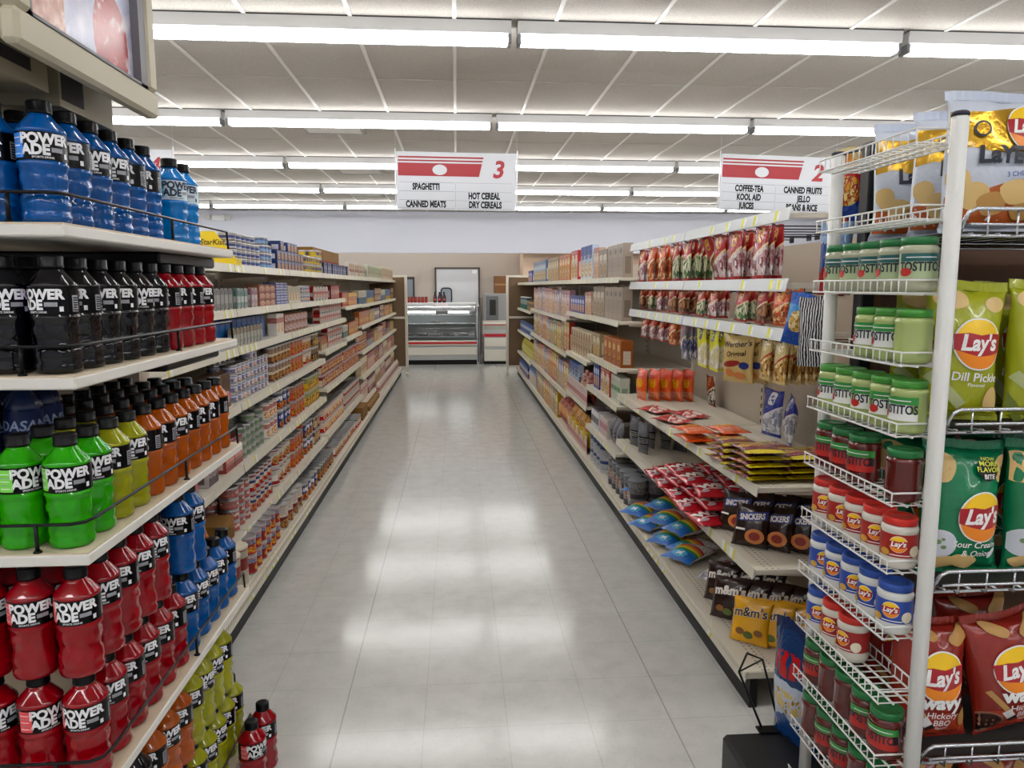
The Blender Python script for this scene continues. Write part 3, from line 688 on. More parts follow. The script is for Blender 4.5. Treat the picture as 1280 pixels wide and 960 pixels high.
yelgr = P('cfa63a', [(.3, 'e0c46a'), (.6, '6f7f3c')], blob=(.5, .4, .36, .25, ['a0672d', 'e6c98a']), text=(.6, .95, 'fff3cf'))
blkgold = P('2b2620', [(.12, 'a3863f'), (.2, '29241f'), (.85, 'b2944c')], blob=(.5, .4, .34, .22, ['8a5a30', 'd9b884']), text=(.6, .85, 'e9dcc0'))
bigcan = P('d9d2c6', [(.1, 'b8a791'), (.32, '7a2d27'), (.5, 'e2dcd2'), (.9, '9f9182')], blob=(.5, .22, .4, .17, ['8d5a36', 'cfa574', '6d3a22']), text=(.55, .9, '6d2623'))
dkcan = P('34322f', [(.3, 'a2622b'), (.55, '2e2c2a'), (.85, '55504a')], blob=(.5, .35, .38, .25, ['a05a28', 'd9a45c']), text=(.6, .9, 'd9d3c8'))
papc = P('e6e1d4', [(.08, 'ddd6c6'), (.42, '9c2c2a'), (.72, 'e3ddcf'), (.9, 'a9403a')], text=(.05, .4, 'a39683'))
chilired = P('a8222a', [(.2, '8e1820'), (.62, '2e4a8a'), (.8, 'ab262d')], blob=(.5, .35, .38, .2, ['7a2a1c', 'c4612f', 'e0b06a']), text=(.62, .95, 'eef0f5'))
spice = P('c07a3a', [(.25, 'e0b06a'), (.55, 'a85628')], blob=(.5, .35, .4, .22, ['b5662d', 'f0d8a0', '7a3c1c']), text=(.6, .95, 'fbeed0'), side=('b87238', 'efdcb6'))
warm = [P(a, [(.3, b_), (.65, c)], blob=(.5, .4, .38, .24, [d_, 'ecd9b4', '7d3f22']), text=(.65, .95, 'f4ead8'), side=(a, 'e6dccb')) for a, b_, c, d_ in
        (('b5512f', 'd98a4a', '9c3a26', 'c9793a'), ('c9a23c', 'e2c877', '8a6a24', 'a8662c'), ('8f3b3a', 'e2d2c0', 'a34740', 'c98a5a'), ('d6c7ac', 'b98a56', 'e6dcc6', '96602f'), ('6a3c2a', 'c9a77c', '7d4a32', 'b4763f'), ('b4a08a', 'd9cdbb', '93463a', 'a3683a'))]
pinkb = [P(a, [(.3, b_), (.7, c)], blob=(.5, .4, .4, .25, ['e3c9b4', 'b9705a', 'f0e3d6']), text=(.6, .95, '7d3f45'), side=(a, 'f0e6df')) for a, b_, c in (('cfa8a4', 'e3cdc6', 'b5736f'), ('d9bfb0', 'a9525a', 'ead9cf'), ('b98a94', 'e6d5d5', 'c9a0a0'))]
kraft = P('94714c', [(.12, '8a6843'), (.5, '9a7751')], logo=(.5, .5, .2, .16, '6b4d2f'), side=('8b6a46', '7a5a3a'), rough=.8)
kraftred = P('94714c', [(.0, '94714c'), (.28, '8f3a34'), (.55, '97744e')], wav=.25, side=('8b6a46', '7a5a3a'), rough=.8)
starkb = P('e6c51d', [(.9, 'd2ae14')], side=('e3c21b', 'c9a915'))
S = -1
def lrow(*a, **k): row(-1, *a, **k)
# --- left run, top shelf
z = 1.705
lrow(z, 3.94, 4.50, 'can', 'tuna_can', (.086, 0, .042), tuna_w, 'flat white tuna can with blue band', 4, 2, top=.75)
lrow(z, 4.52, 4.82, 'can', 'small_can', (.074, 0, .046), tuna_b, 'small blue brown-topped meat can', 4, 2, top=.8)
lrow(z, 4.86, 5.72, 'box', 'sausage_box', (.098, .07, .062), sau_bl, 'navy sausage box with food picture', 3, 2, top=.5)
lrow(z, 5.75, 6.2, 'can', 'yellow_can', (.076, 0, .062), yel_can, 'yellow can with blue emblem', 2, 2)
lrow(z, 6.22, 6.5, 'can', 'yellow_can', (.076, 0, .062), yel_can, 'yellow can with blue emblem', 3, 2)
lrow(z, 6.55, 8.0, 'box', 'navy_box', (.085, .06, .10), navy_box, 'small navy carton', 1, 1, jit=.01)
lrow(z, 6.75, 8.25, 'box', 'shipping_carton', (.48, .2, .24), kraftred, 'brown shipping carton with red wave', 1, 1, x=1.26)
lrow(z, 8.05, 9.6, 'box', 'rice_box', (.115, .05, .15), tanpk, 'tan carton with red band', 1, 1, jit=.02)
lrow(z, 9.7, 11.6, 'box', 'soup_carton', (.11, .06, .17), flor, 'green patterned carton', 1, 1)
lrow(z, 11.65, 13.5, 'box', 'soup_carton', (.13, .06, .19), flor2, 'cream and amber patterned carton', 1, 1)
# --- second shelf
z = 1.485
lrow(z, 2.75, 3.9, 'tin', 'sardine_tin', (.062, .022, .105), sard, 'silver sardine tin standing upright', 1, 1, gap=.004, extra=sard)
lrow(z, 3.95, 4.2, 'tin', 'sardine_tin', (.062, .022, .105), sard_t, 'pale teal sardine tin', 1, 1, extra=sard_t)
lrow(z, 4.22, 4.36, 'tin', 'sardine_tin', (.062, .022, .105), sard_p, 'pale pink sardine tin', 1, 1, extra=sard_p)
lrow(z, 4.40, 4.78, 'box', 'meal_box', (.12, .08, .042), pinkpk, 'flat salmon-pink meal box', 3, 1)
lrow(z, 4.80, 5.12, 'box', 'meal_box', (.10, .08, .034), purpk, 'flat purple and white meal box', 4, 1)
lrow(z, 5.15, 5.55, 'box', 'pudding_box', (.09, .05, .115), whbox, 'cream box with brown food picture', 1, 2)
lrow(z, 5.58, 5.98, 'can', 'corned_beef_can', (.078, 0, .06), bluecan, 'blue can with white band', 2, 2)
lrow(z, 6.02, 6.75, 'tin', 'ham_tin', (.13, .05, .115), hamtin, 'rounded red ham tin', 1, 1, extra=hamlid)
lrow(z, 6.85, 7.4, 'box', 'crimson_box', (.09, .07, .125), crim, 'crimson carton with cream emblem', 1, 1)
# --- third shelf
z = 1.293
lrow(z, 3.5, 4.75, 'box', 'saltine_box', (.095, .08, .135), P('2b66a8', [(.5, '2a5f9e')], logo=(.5, .6, .3, .2, '3f86c9'), side=('2a62a0', '3f7fc0')), 'plain mid-blue carton', 1, 1, x=1.18)
lrow(z, 3.84, 4.45, 'tin', 'sardine_tin', (.062, .022, .095), P('b7b8b2', [(.35, 'cfcfc6'), (.65, 'a79a86')], text=(.2, .8, '6a6a66')), 'dull silver sardine tin with tan band', 1, 1)
lrow(z, 4.78, 4.98, 'box', 'cracker_box', (.095, .06, .135), whred, 'white cracker box with red band', 1, 1)
lrow(z, 5.0, 5.75, 'box', 'snack_box', (.12, .07, .06), P('8a5a48', [(.3, 'd9d3da'), (.6, 'a97864')], blob=(.5, .4, .35, .25, ['c9a98a', '6d3f2c', 'ded8e0']), text=(.6, .9, 'efe9f2'), side=('9a7262', 'e3d9d2')), 'brown and lilac snack box', 2, 1)
lrow(z, 6.27, 7.42, 'tin', 'ham_tin', (.11, .06, .085), hamtin, 'rounded red ham tin', 2, 1, extra=hamlid)
# --- fourth shelf
z = 1.008
lrow(z, 3.85, 4.62, 'can', 'lunch_meat_can', (.074, 0, .048), spamcan, 'small blue lunch meat can', 5, 2, top=.5)
lrow(z, 4.64, 5.2, 'can', 'stew_can', (.085, 0, .11), browncan, 'brown stew can with cream band', 2, 1, top=.9)
lrow(z, 5.22, 5.6, 'can', 'chili_can', (.085, 0, .11), orgcan, 'orange chili can with cream lettering', 2, 1)
lrow(z, 5.62, 5.9, 'can', 'stew_can', (.085, 0, .11), whcan, 'white stew can with red edges', 2, 1)
lrow(z, 5.92, 6.2, 'can', 'soup_can', (.085, 0, .11), blkgold, 'black soup can with gold bands', 2, 1)
lrow(1.064, 6.3, 6.6, 'box', 'meal_box', (.09, .06, .12), P('c9b7a0', [(.4, 'a04a36')], blob=(.5, .6, .3, .2, ['d9a36a', '7a3c22']), side=('c0ad96', '7d6b58')), 'tan meal box with rust band', 1, 1)
lrow(1.064, 6.62, 7.42, 'tin', 'ham_tin', (.11, .06, .085), hamtin, 'rounded red ham tin', 2, 1, extra=hamlid)
lrow(.747, 6.3, 7.44, 'can', 'bean_can', (.076, 0, .105), warm[2], 'maroon bean can with cream band', 2, 1)
lrow(.747, 7.5, 8.62, 'can', 'bean_can', (.076, 0, .105), warm[0], 'rust bean can with orange band', 2, 1, top=.8)
# --- fifth shelf
z = .69
lrow(z, 3.95, 4.45, 'can', 'tuna_can', (.086, 0, .042), greencn, 'flat sage-green tuna can', 5, 2, top=.6)
lrow(z, 4.47, 4.75, 'can', 'soup_can', (.085, 0, .11), whred, 'white soup can with red band', 2, 1)
lrow(z, 4.8, 5.2, 'can', 'large_chili_can', (.1, 0, .12), chilib, 'large navy chili can with white lettering', 2, 1)
lrow(z, 5.22, 5.66, 'can', 'chili_can', (.085, 0, .11), orgcan, 'orange chili can with cream lettering', 2, 1)
lrow(z, 5.68, 6.22, 'can', 'bean_can', (.076, 0, .11), yelgr, 'mustard bean can with green band', 2, 1)
# --- sixth shelf
z = .35
lrow(z, 3.42, 3.74, 'box', 'dark_red_box', (.1, .07, .22), P('6d1a1c', [(.3, '8a2a24'), (.6, '5a1416')], blob=(.5, .4, .36, .25, ['b5763f', 'e3c08a', '6a2a18']), text=(.65, .9, 'ead6c6'), side=('641618', 'c9a79c')), 'dark red carton behind the pouches', 1, 1, x=1.3)
lrow(z, 3.76, 4.08, 'can', 'red_tuna_can', (.098, 0, .058), redcan, 'squat red can with white emblem', 4, 2)
lrow(z, 4.1, 4.62, 'can', 'chili_can', (.085, 0, .11), redwh, 'red, white and blue chili can', 2, 2)
lrow(z, 4.64, 5.1, 'can', 'large_stew_can', (.1, 0, .12), whcan, 'large white red-edged stew can', 2, 2)
lrow(z, 5.12, 5.5, 'can', 'soup_can', (.085, 0, .11), orgcan, 'orange soup can with cream lettering', 3, 1, top=.7)
lrow(z, 5.52, 5.86, 'can', 'large_chili_can', (.1, 0, .12), chilib, 'large navy chili can with white lettering', 2, 1)
lrow(z, 5.88, 6.23, 'can', 'bean_can', (.085, 0, .11), warm[4], 'dark brown bean can with tan band', 2, 1)
lrow(.36, 6.3, 7.44, 'can', 'soup_can', (.076, 0, .105), P('c9402e', [(.4, 'ece6dc'), (.85, 'b0302a')], blob=(.5, .3, .3, .18, ['d9a05a', 'f0dcb0']), text=(.45, .9, 'a3302a'), side=None), 'red and white soup can', 2, 1)
lrow(.36, 7.5, 8.62, 'can', 'soup_can', (.076, 0, .105), P('d8d3c8', [(.4, 'b53a30'), (.6, 'e3ded4')], text=(.1, .9, '7a3a34')), 'white soup can with red waist', 2, 1)
# --- base deck
z = BZ
lrow(z, 3.40, 3.68, 'canister', 'oat_canister', (.125, 0, .2), papc, 'cream paper canister with red panel', 1, 1, extra=M('cream_lid', 'dcd3bf', .5))
lrow(z, 3.70, 4.36, 'can', 'chili_can', (.098, 0, .098), chilired, 'red chili can with blue band', 2, 1, top=.85)
lrow(z, 4.40, 5.0, 'can', 'large_stew_can', (.135, 0, .155), bigcan, 'big cream stew can with maroon band', 2, 1, top=0)
lrow(z, 5.02, 5.5, 'can', 'large_chili_can', (.11, 0, .12), chilib, 'large navy chili can with white lettering', 1, 2)
lrow(z, 5.52, 6.22, 'can', 'soup_can', (.09, 0, .11), dkcan, 'charcoal soup can with orange band', 1, 2)
lrow(z, 6.3, 7.6, 'can', 'soup_can', (.085, 0, .105), whcan, 'white soup can with red edges', 1, 2)
lrow(z, 7.62, 8.05, 'can', 'soup_can', (.085, 0, .105), P('c23a34', [(.3, 'e9dfd6'), (.75, '4f7a4a')], text=(.3, .75, '7a3a34')), 'red and green soup can', 1, 2)
lrow(z, 8.1, 8.66, 'box', 'cardboard_tray', (.42, .3, .07), kraft, 'low brown cardboard tray', 2, 1)
lrow(z, 8.72, 9.9, 'box', 'cardboard_tray', (.38, .2, .055), kraft, 'low brown cardboard tray', 1, 1)
lrow(z, 10.0, 13.4, 'pouch', 'rice_bag', (.2, .1, .17), P('d9cdc6', [(.3, 'b98f8a'), (.6, 'e6ddd6')], wav=.3, text=(.2, .8, '8a5a55')), 'pale pink rice bag', 1, 1, gap=.01)
# --- fifth bay and beyond
z = 1.40
lrow(z, 7.5, 7.9, 'box', 'meal_box', (.09, .06, .14), warm[0], 'rust meal box with orange band', 1, 1)
lrow(z, 7.95, 8.64, 'box', 'meal_box', (.1, .06, .13), P('c98a4a', [(.4, 'a33a30'), (.7, 'd9b06a')], text=(.1, .9, 'f0e0c0')), 'amber meal box with red band', 1, 1)
lrow(1.088, 7.5, 7.85, 'box', 'mix_box', (.08, .05, .12), P('6d8a80', [(.5, 'd6dcd4')], text=(.1, .9, '3f5a52')), 'grey-green mix box', 1, 1)
lrow(1.088, 7.9, 8.64, 'box', 'mix_box', (.085, .05, .13), spice, 'orange-brown spice mix box', 1, 1)
def far(z, mats, y0, y1, kinds, names, descs):
    y = y0; i = 0
    while y < y1 - .3:
        ln = min(rnd.uniform(.5, 1.0), y1 - y); m = i % len(mats)
        kd = kinds[m]; lrow(z, y, y + ln, kd[0], names[m], kd[1], mats[m], descs[m], kd[2], 1, gap=.006); y += ln + .015; i += 1
B1 = ('box', (.1, .06, .16), 1); B2 = ('box', (.12, .06, .2), 1); C2 = ('can', (.08, 0, .1), 2); J2 = ('box', (.09, .06, .09), 2)
far(1.39, [P('5f7f9a', [(.5, 'd9d6c0')], text=(.1, .9, '3a5068')), P('d6b43a', [(.4, '4f77a8')], text=(.1, .9, '4a3c16')), warm[4]], 8.75, 13.5, [B1, B1, J2], ['noodle_box', 'pasta_box', 'sauce_box'], ['steel-blue noodle box', 'yellow and blue pasta box', 'brown sauce box with tan band'])
far(1.143, [spice, warm[1], P('5a4a7a', [(.4, 'e0d6c8'), (.7, '44386a')], text=(.1, .9, 'efe6da')), warm[4]], 8.75, 13.5, [B1, B1, B1, J2], ['spice_box', 'pasta_box', 'noodle_box', 'sauce_box'], ['orange-brown spice box', 'mustard pasta box', 'purple noodle box', 'brown sauce box with tan band'])
far(.845, [warm[2], P('b9bcc4', [(.5, '7a2f3a')], text=(.1, .9, '4a4450')), warm[1], pinkb[1]], 8.75, 13.5, [C2, B1, B1, B1], ['sauce_can', 'rice_box', 'pasta_box', 'rice_box'], ['maroon sauce can with cream band', 'grey and maroon rice box', 'mustard pasta box', 'pink rice box with crimson band'])
far(.55, [warm[3], pinkb[0], warm[0], pinkb[2]], 8.75, 13.5, [B2, B2, C2, B2], ['pasta_box', 'rice_box', 'sauce_can', 'rice_box'], ['tan pasta box', 'dusty pink rice box', 'rust sauce can with orange band', 'mauve rice box'])
far(.25, [pinkb[1], P('8a2a34', [(.4, 'd9c7c0'), (.8, '7a2430')], text=(.1, .9, 'efe0da')), warm[3]], 8.75, 13.5, [B2, B2, B2], ['rice_box', 'rice_box', 'pasta_box'], ['pink rice box with crimson band', 'crimson rice box', 'tan pasta box'])

# --- right run: cereal and breakfast goods
def rrow(*a, **k): row(1, *a, **k)
def cer(base, b1, c1, blob, txt, side): return P(base, [(.36, b1), (.72, c1)], blob=(.5, .3, .44, .24, blob), logo=(.5, .72, .42, .13, txt), text=(.86, .98, txt), side=side, wav=.12)
beige = P('b8aca0', [(.3, 'b3a79a'), (.85, 'bdb2a6')], logo=(.5, .8, .22, .09, '4f4740'), text=(.2, .6, '857a70'), side=('b5a99d', '877b70'))
beige2 = P('a99e90', [(.4, 'c4b9ac'), (.8, '9c9184')], blob=(.5, .3, .4, .22, ['d9c9ae', '8a6d4c', 'bfae96']), logo=(.5, .72, .36, .1, 'eae4da'), side=('aba092', 'd3cabd'))
bluew = cer('dfe4ee', 'c9d6ea', '3f5ea8', ['e9dcc0', 'c49a5a', 'f2ead9'], '27407f', ('cfd8e8', '51659a'))
redw = cer('e6e2da', 'd8cfc2', 'b5222a', ['e0b96a', '9a5a28', 'f0dfb8'], 'f2ead9', ('c9342f', 'f0e6dc'))
orng = cer('c9763a', 'd99a58', 'b0542a', ['e6c07a', '9a5224', 'f2dcae'], 'f6e8cc', ('c4804a', 'f0dfc4'))
pinkc = [cer(a, b_, c, [d_, 'f0e2c6', 'b5784a'], e, (a, 'f0e8e2')) for a, b_, c, d_, e in
         (('c9a7b4', 'dcc4cc', 'a86a84', 'd9a0b0', 'f2e6ea'), ('b9a6b8', 'cfc2d0', '7f6a94', 'c98aa0', 'efe6f2'), ('d6b8a8', 'e6d2c6', 'b0605a', 'e0a870', 'f4ead9'), ('a8a0b4', 'c9c4d4', '5f5f94', 'b5905a', 'eceaf4'))]
colc = [cer(a, b_, c, [d_, 'f0e0b0', '8a4a2a'], e, (a, 'efe8d8')) for a, b_, c, d_, e in
        (('a8422f', 'd98a4a', 'c9b23a', 'e0a050', 'f6ecd0'), ('4f8a6a', '9ac09a', '3a7a6a', 'd9c070', 'f0f4dc'), ('6a86a8', 'b0c0d0', '4a6690', 'd9b070', 'eef2f6'), ('c9a83a', 'e0cc7a', 'b0702a', 'e6b85a', 'fbf3d2'), ('9a6a94', 'd0b4cc', '7a4a7a', 'd99a8a', 'f2e6f2'), ('b5a58a', 'd6cab2', '8a6a3a', 'c9944a', 'f4ecd8'))]
bluepop = P('23459a', [(.35, '2e59b5'), (.8, '1f3d8a')], blob=(.5, .3, .38, .22, ['d9a070', 'efdcc0', 'b5563f']), logo=(.5, .68, .36, .12, 'eef0f8'), side=('274ba2', 'dfe4f2'))
brnor = P('a3641f', [(.45, 'b5742a')], logo=(.5, .7, .3, .12, 'f0dcae'), blob=(.5, .3, .35, .2, ['d9a45a', '7a3f18']), side=('a5681f', 'e9e2d6'))
z = 1.66
rrow(z, 5.08, 5.62, 'box', 'cereal_box', (.17, .07, .235), beige, 'tall beige-grey cereal box', 1, 1)
rrow(z, 5.64, 5.95, 'box', 'cereal_box', (.15, .06, .225), beige2, 'beige cereal box with pale emblem', 1, 1)
rrow(z, 5.97, 6.2, 'box', 'cereal_box', (.11, .06, .25), pinkc[2], 'peach and white cereal box', 1, 1)
rrow(z, 6.26, 7.0, 'box', 'cereal_box', (.19, .06, .29), bluew, 'white and blue cereal box', 1, 1)
rrow(z, 7.02, 7.45, 'box', 'cereal_box', (.19, .065, .28), redw, 'white cereal box with red header', 1, 1)
rrow(z, 7.5, 8.3, 'box', 'cereal_box', (.19, .06, .27), orng, 'orange cereal box', 1, 1)
rrow(z, 8.35, 9.5, 'box', 'cereal_box', (.19, .06, .27), colc[5], 'tan cereal box with gold picture', 1, 1)
rrow(z, 9.55, 11.1, 'box', 'cereal_box', (.19, .06, .28), colc[2], 'grey-blue cereal box', 1, 1)
rrow(z, 11.3, 12.0, 'box', 'cereal_box', (.14, .06, .18), bluepop, 'short bright blue pastry box', 1, 1)
z = 1.36
rrow(z, 5.08, 5.7, 'box', 'cereal_box', (.15, .07, .235), beige, 'tall beige-grey cereal box', 1, 1)
rrow(z, 5.72, 6.2, 'box', 'cereal_box', (.15, .06, .24), beige2, 'beige cereal box with pale emblem', 1, 1)
rrow(1.353, 6.28, 6.6, 'box', 'cereal_box', (.15, .06, .2), pinkc[2], 'peach and white cereal box', 1, 1)
rrow(1.353, 6.62, 7.44, 'box', 'pastry_box', (.13, .05, .16), bluepop, 'royal blue toaster pastry box', 1, 1)
rrow(1.22, 11.2, 12.2, 'canister', 'drink_canister', (.1, 0, .16), P('b08a5a', [(.4, '5a3a24'), (.7, 'd0b080')], text=(.1, .9, 'efe2c8')), 'brown cocoa canister', 1, 1, extra=M('brown_lid', '4a2f1e', .5))
rrow(1.22, 12.25, 13.4, 'canister', 'drink_canister', (.1, 0, .2), P('2f8a86', [(.4, 'd6e2de'), (.8, '2a6f8a')], text=(.1, .9, '1f4a4a')), 'teal drink mix canister', 1, 1)
z = 1.033
rrow(z, 5.1, 5.85, 'box', 'oatmeal_box', (.15, .09, .19), brnor, 'orange-brown oatmeal box', 1, 1)
rrow(z, 5.87, 6.2, 'box', 'oatmeal_box', (.15, .09, .19), colc[5], 'tan oatmeal box with gold picture', 1, 1)
rrow(.96, 6.28, 7.44, 'box', 'cereal_box', (.13, .07, .24), flor2, 'cream and amber granola box', 1, 1)
CN = ['red and gold cereal box', 'green cereal box', 'grey-blue cereal box', 'golden yellow cereal box', 'plum cereal box', 'tan-gold cereal box']
PN = ['mauve cereal box', 'lilac cereal box', 'peach and white cereal box', 'slate-lilac cereal box']
ALLC = list(zip(colc + pinkc + [redw, orng, beige2], CN + PN + ['white cereal box with red header', 'orange cereal box', 'beige cereal box with pale emblem']))
def rmix(z, y0, y1, picks, hmin, hmax):
    y = y0; i = 0
    while y < y1 - .19:
        m, nm = ALLC[picks[i % len(picks)]]; n_ = 1 if rnd.random() < .6 else 2
        rrow(z, y, min(y + .195 * n_, y1), 'box', 'cereal_box', (.187, .06, round(rnd.uniform(hmin, hmax), 2)), m, nm, 1, 1); y += .195 * n_; i += 1
rmix(.918, 7.5, 11.1, (0, 12, 3, 1, 5, 2, 6, 11, 4, 10), .28, .33)
rmix(.5, 7.5, 11.1, (3, 9, 5, 0, 11, 7, 2, 8, 10), .29, .34)
rmix(1.28, 7.5, 11.1, (6, 8, 7, 12, 9, 6, 5, 8), .27, .31)
rmix(BZ, 8.15, 10.4, (3, 12, 5, 11), .28, .31)
rrow(.83, 11.2, 13.4, 'box', 'pastry_box', (.14, .05, .17), P('3f62a8', [(.4, 'd9dde8'), (.7, '36559a')], text=(.1, .9, '27407f')), 'blue and white pastry box', 1, 1)
rrow(.445, 11.2, 13.4, 'pouch', 'cereal_bag', (.24, .1, .26), P('d8cf5a', [(.3, 'e6e0a0'), (.6, 'cfc23a')], wav=.3, text=(.3, .8, '6a6a2a'), crinkle=.4), 'pale yellow cereal bag', 1, 1, gap=.01)
z = .77
rrow(z, 5.1, 5.45, 'box', 'milk_carton', (.1, .07, .19), P('d9ddd0', [(.45, '5a9a5a'), (.62, 'e2e4da')], text=(.1, .9, '4a6a4a'), side=('d6dacd', '8aa08a')), 'white carton with green band', 1, 1)
rrow(z, 5.47, 5.85, 'box', 'waffle_box', (.17, .06, .2), redw, 'white waffle box with red header', 1, 1)
rrow(z, 5.87, 6.2, 'box', 'tall_blue_box', (.08, .06, .21), bluepop, 'tall royal blue box', 1, 1)
z = .434
rrow(z, 5.1, 5.5, 'pouch', 'coffee_pouch', (.12, .07, .2), P('8d8f94', [(.35, '2c2c30'), (.55, '9a9ca1')], text=(.36, .54, 'e9e9ec'), metal=.5, rough=.35, crinkle=.4), 'silver-grey stand-up pouch', 1, 1, gap=.006)
rrow(z, 5.52, 5.85, 'box', 'pod_box', (.15, .12, .15), P('e0d6d2', [(.4, 'c98a94'), (.7, 'e6dedb')], text=(.1, .9, '8a4f5a'), side=('d9d2cc', '86a0c0')), 'white and pink pod box', 1, 1)
rrow(z, 5.87, 6.22, 'box', 'pod_box', (.105, .1, .16), P('d9dade', [(.25, '3f3038'), (.6, 'e6e6ea'), (.9, '4a3a42')], text=(.3, .6, '6a5a62'), side=('dcdde2', '9aa8c0')), 'white pod box with dark bands', 1, 1)
z = BZ
rrow(z, 4.62, 5.45, 'canister', 'oat_canister', (.125, 0, .2), P('5a5d66', [(.2, 'a9acb4'), (.4, '4a4d56'), (.75, '8a8d96')], blob=(.5, .45, .28, .2, ['d9cfc0', 'a3402f', 'e9e4dc']), text=(.55, .95, 'e6e7ec')), 'slate-grey oat canister', 1, 2, extra=M('grey_lid', '7e8086', .5))
rrow(z, 5.6, 6.2, 'canister', 'oat_canister', (.135, 0, .25), P('dfe0e4', [(.3, '2f4f94'), (.4, 'e4e5e9'), (.75, '35559a')], text=(.1, .9, '44507a')), 'white oat canister with blue bands', 1, 1, extra=WHITE)
rrow(z, 6.3, 7.3, 'pouch', 'cereal_bag', (.24, .11, .3), P('d9b22c', [(.3, 'e6cc6a'), (.6, 'cf9a22')], wav=.25, text=(.3, .8, '6a4a16'), crinkle=.4), 'golden yellow cereal bag', 1, 1, gap=.01)
rrow(z, 7.35, 8.1, 'pouch', 'cereal_bag', (.24, .11, .3), P('b8323a', [(.35, 'd9a06a'), (.6, 'a8242e')], wav=.25, text=(.4, .8, 'f0dcc8'), crinkle=.4), 'red cereal bag', 1, 1, gap=.01)
rrow(z, 10.45, 11.6, 'box', 'cereal_box', (.19, .06, .31), bluew, 'white and blue cereal box', 1, 1)
rrow(z, 11.65, 13.3, 'box', 'pastry_box', (.14, .05, .17), P('7a5a8a', [(.4, 'd9dde8'), (.7, '3f62a8')], text=(.1, .9, '4a2f5a')), 'purple and blue pastry box', 1, 1)
# yellow display tray of tuna on the near top shelf and its cut lettering
o = empty('display_tray', (-1.303, 3.84, 1.7055)); tag(o, 'bright yellow cardboard tuna display tray on the left run top shelf', 'display tray')
YEL = M('yellow_cardboard', 'e8c81c', 0.55)
tr = MB().prism([(-0.2, 0), (0.21, 0), (0.21, 0.03), (0.19, 0.06), (0.11, 0.165), (-0.2, 0.165)], 1, 0, 0.004); obj('side_panel', tr, YEL, o)
obj('tray_base', MB().box(-0.2, 0.21, 0.0041, 0.09, 0, 0.004).box(0.206, 0.21, 0.0041, 0.09, 0.0041, 0.03), YEL, o)
tx = MB().flat(move(text('StarKist', 0.026, 0.02, 0.2, 0), 0.1, 0.1), lambda a, c: (a, -0.001, c), 0).flat(move(text('TUNA', 0.016, 0.01, 0, 0), 0.1, 0.07), lambda a, c: (a, -0.001, c), 0)
obj('lettering', tx, M('brown_print', '4a3512', 0.6), o)
# goods behind the endcap, seen past the bottles
teal = P('2f6f80', [(.35, 'a0603a'), (.6, '3a86a0')], blob=(.5, .4, .36, .2, ['7a3020', 'e6d2c0', 'a04a38']), text=(.6, .9, 'e6f0f2'), crinkle=.4)
lrow(1.008, 2.70, 3.34, 'pouch', 'bacon_bits_pouch', (.15, .05, .2), teal, 'teal and brown snack pouch', 1, 2, gap=.01)
lrow(1.008, 3.4, 3.8, 'box', 'shelf_carton', (.12, .1, .17), P('8a6a58', [(.25, 'd2646e'), (.45, '5f4638')], blob=(.5, .3, .36, .18, ['d9a0a0', 'f0dcd2']), side=('6a5040', '8a6a52')), 'brown and pink open-topped carton', 1, 1)
lrow(.69, 3.1, 3.36, 'box', 'crumb_carton', (.14, .1, .12), P('6d5f6a', [(.3, 'c93f54'), (.7, 'e0c070')], blob=(.5, .75, .35, .2, ['f0dc9a', 'd9a83a']), text=(.1, .5, 'f2e2e2'), side=('d9d2d2', '4a4048')), 'crimson crumb carton with pale side', 1, 1)
lrow(.69, 3.38, 3.6, 'box', 'crumb_carton', (.14, .1, .13), P('5a4a52', [(.2, '4a3a42'), (.8, '8a7680')], blob=(.5, .5, .4, .25, ['7a3a40', '3a3036', 'b59aa0']), text=(.3, .8, 'efe4e4'), side=('cfc6c6', '4a4048')), 'dark plum crumb carton', 1, 1)
lrow(.69, 3.64, 3.93, 'box', 'mix_carton', (.14, .08, .15), P('9a4a4a', [(.3, 'd98a80'), (.6, '7a343c')], text=(.2, .9, 'f2e2da'), side=('b0605a', 'efdcd2')), 'dusty red mix carton', 1, 1)
lrow(.35, 3.52, 3.73, 'box', 'shelf_carton', (.2, .12, .11), kraft, 'low brown carton beside the golden pouches', 1, 1)
lrow(.35, 2.9, 3.5, 'pouch', 'crouton_pouch', (.16, .07, .19), P('d99a2a', [(.3, 'e6c06a'), (.6, 'c07a1a')], blob=(.5, .35, .36, .2, ['f0dc9a', '8a4a1a', 'e6c27a']), text=(.6, .9, '5a2f10'), crinkle=.3), 'golden crouton pouch', 1, 1, gap=.01)
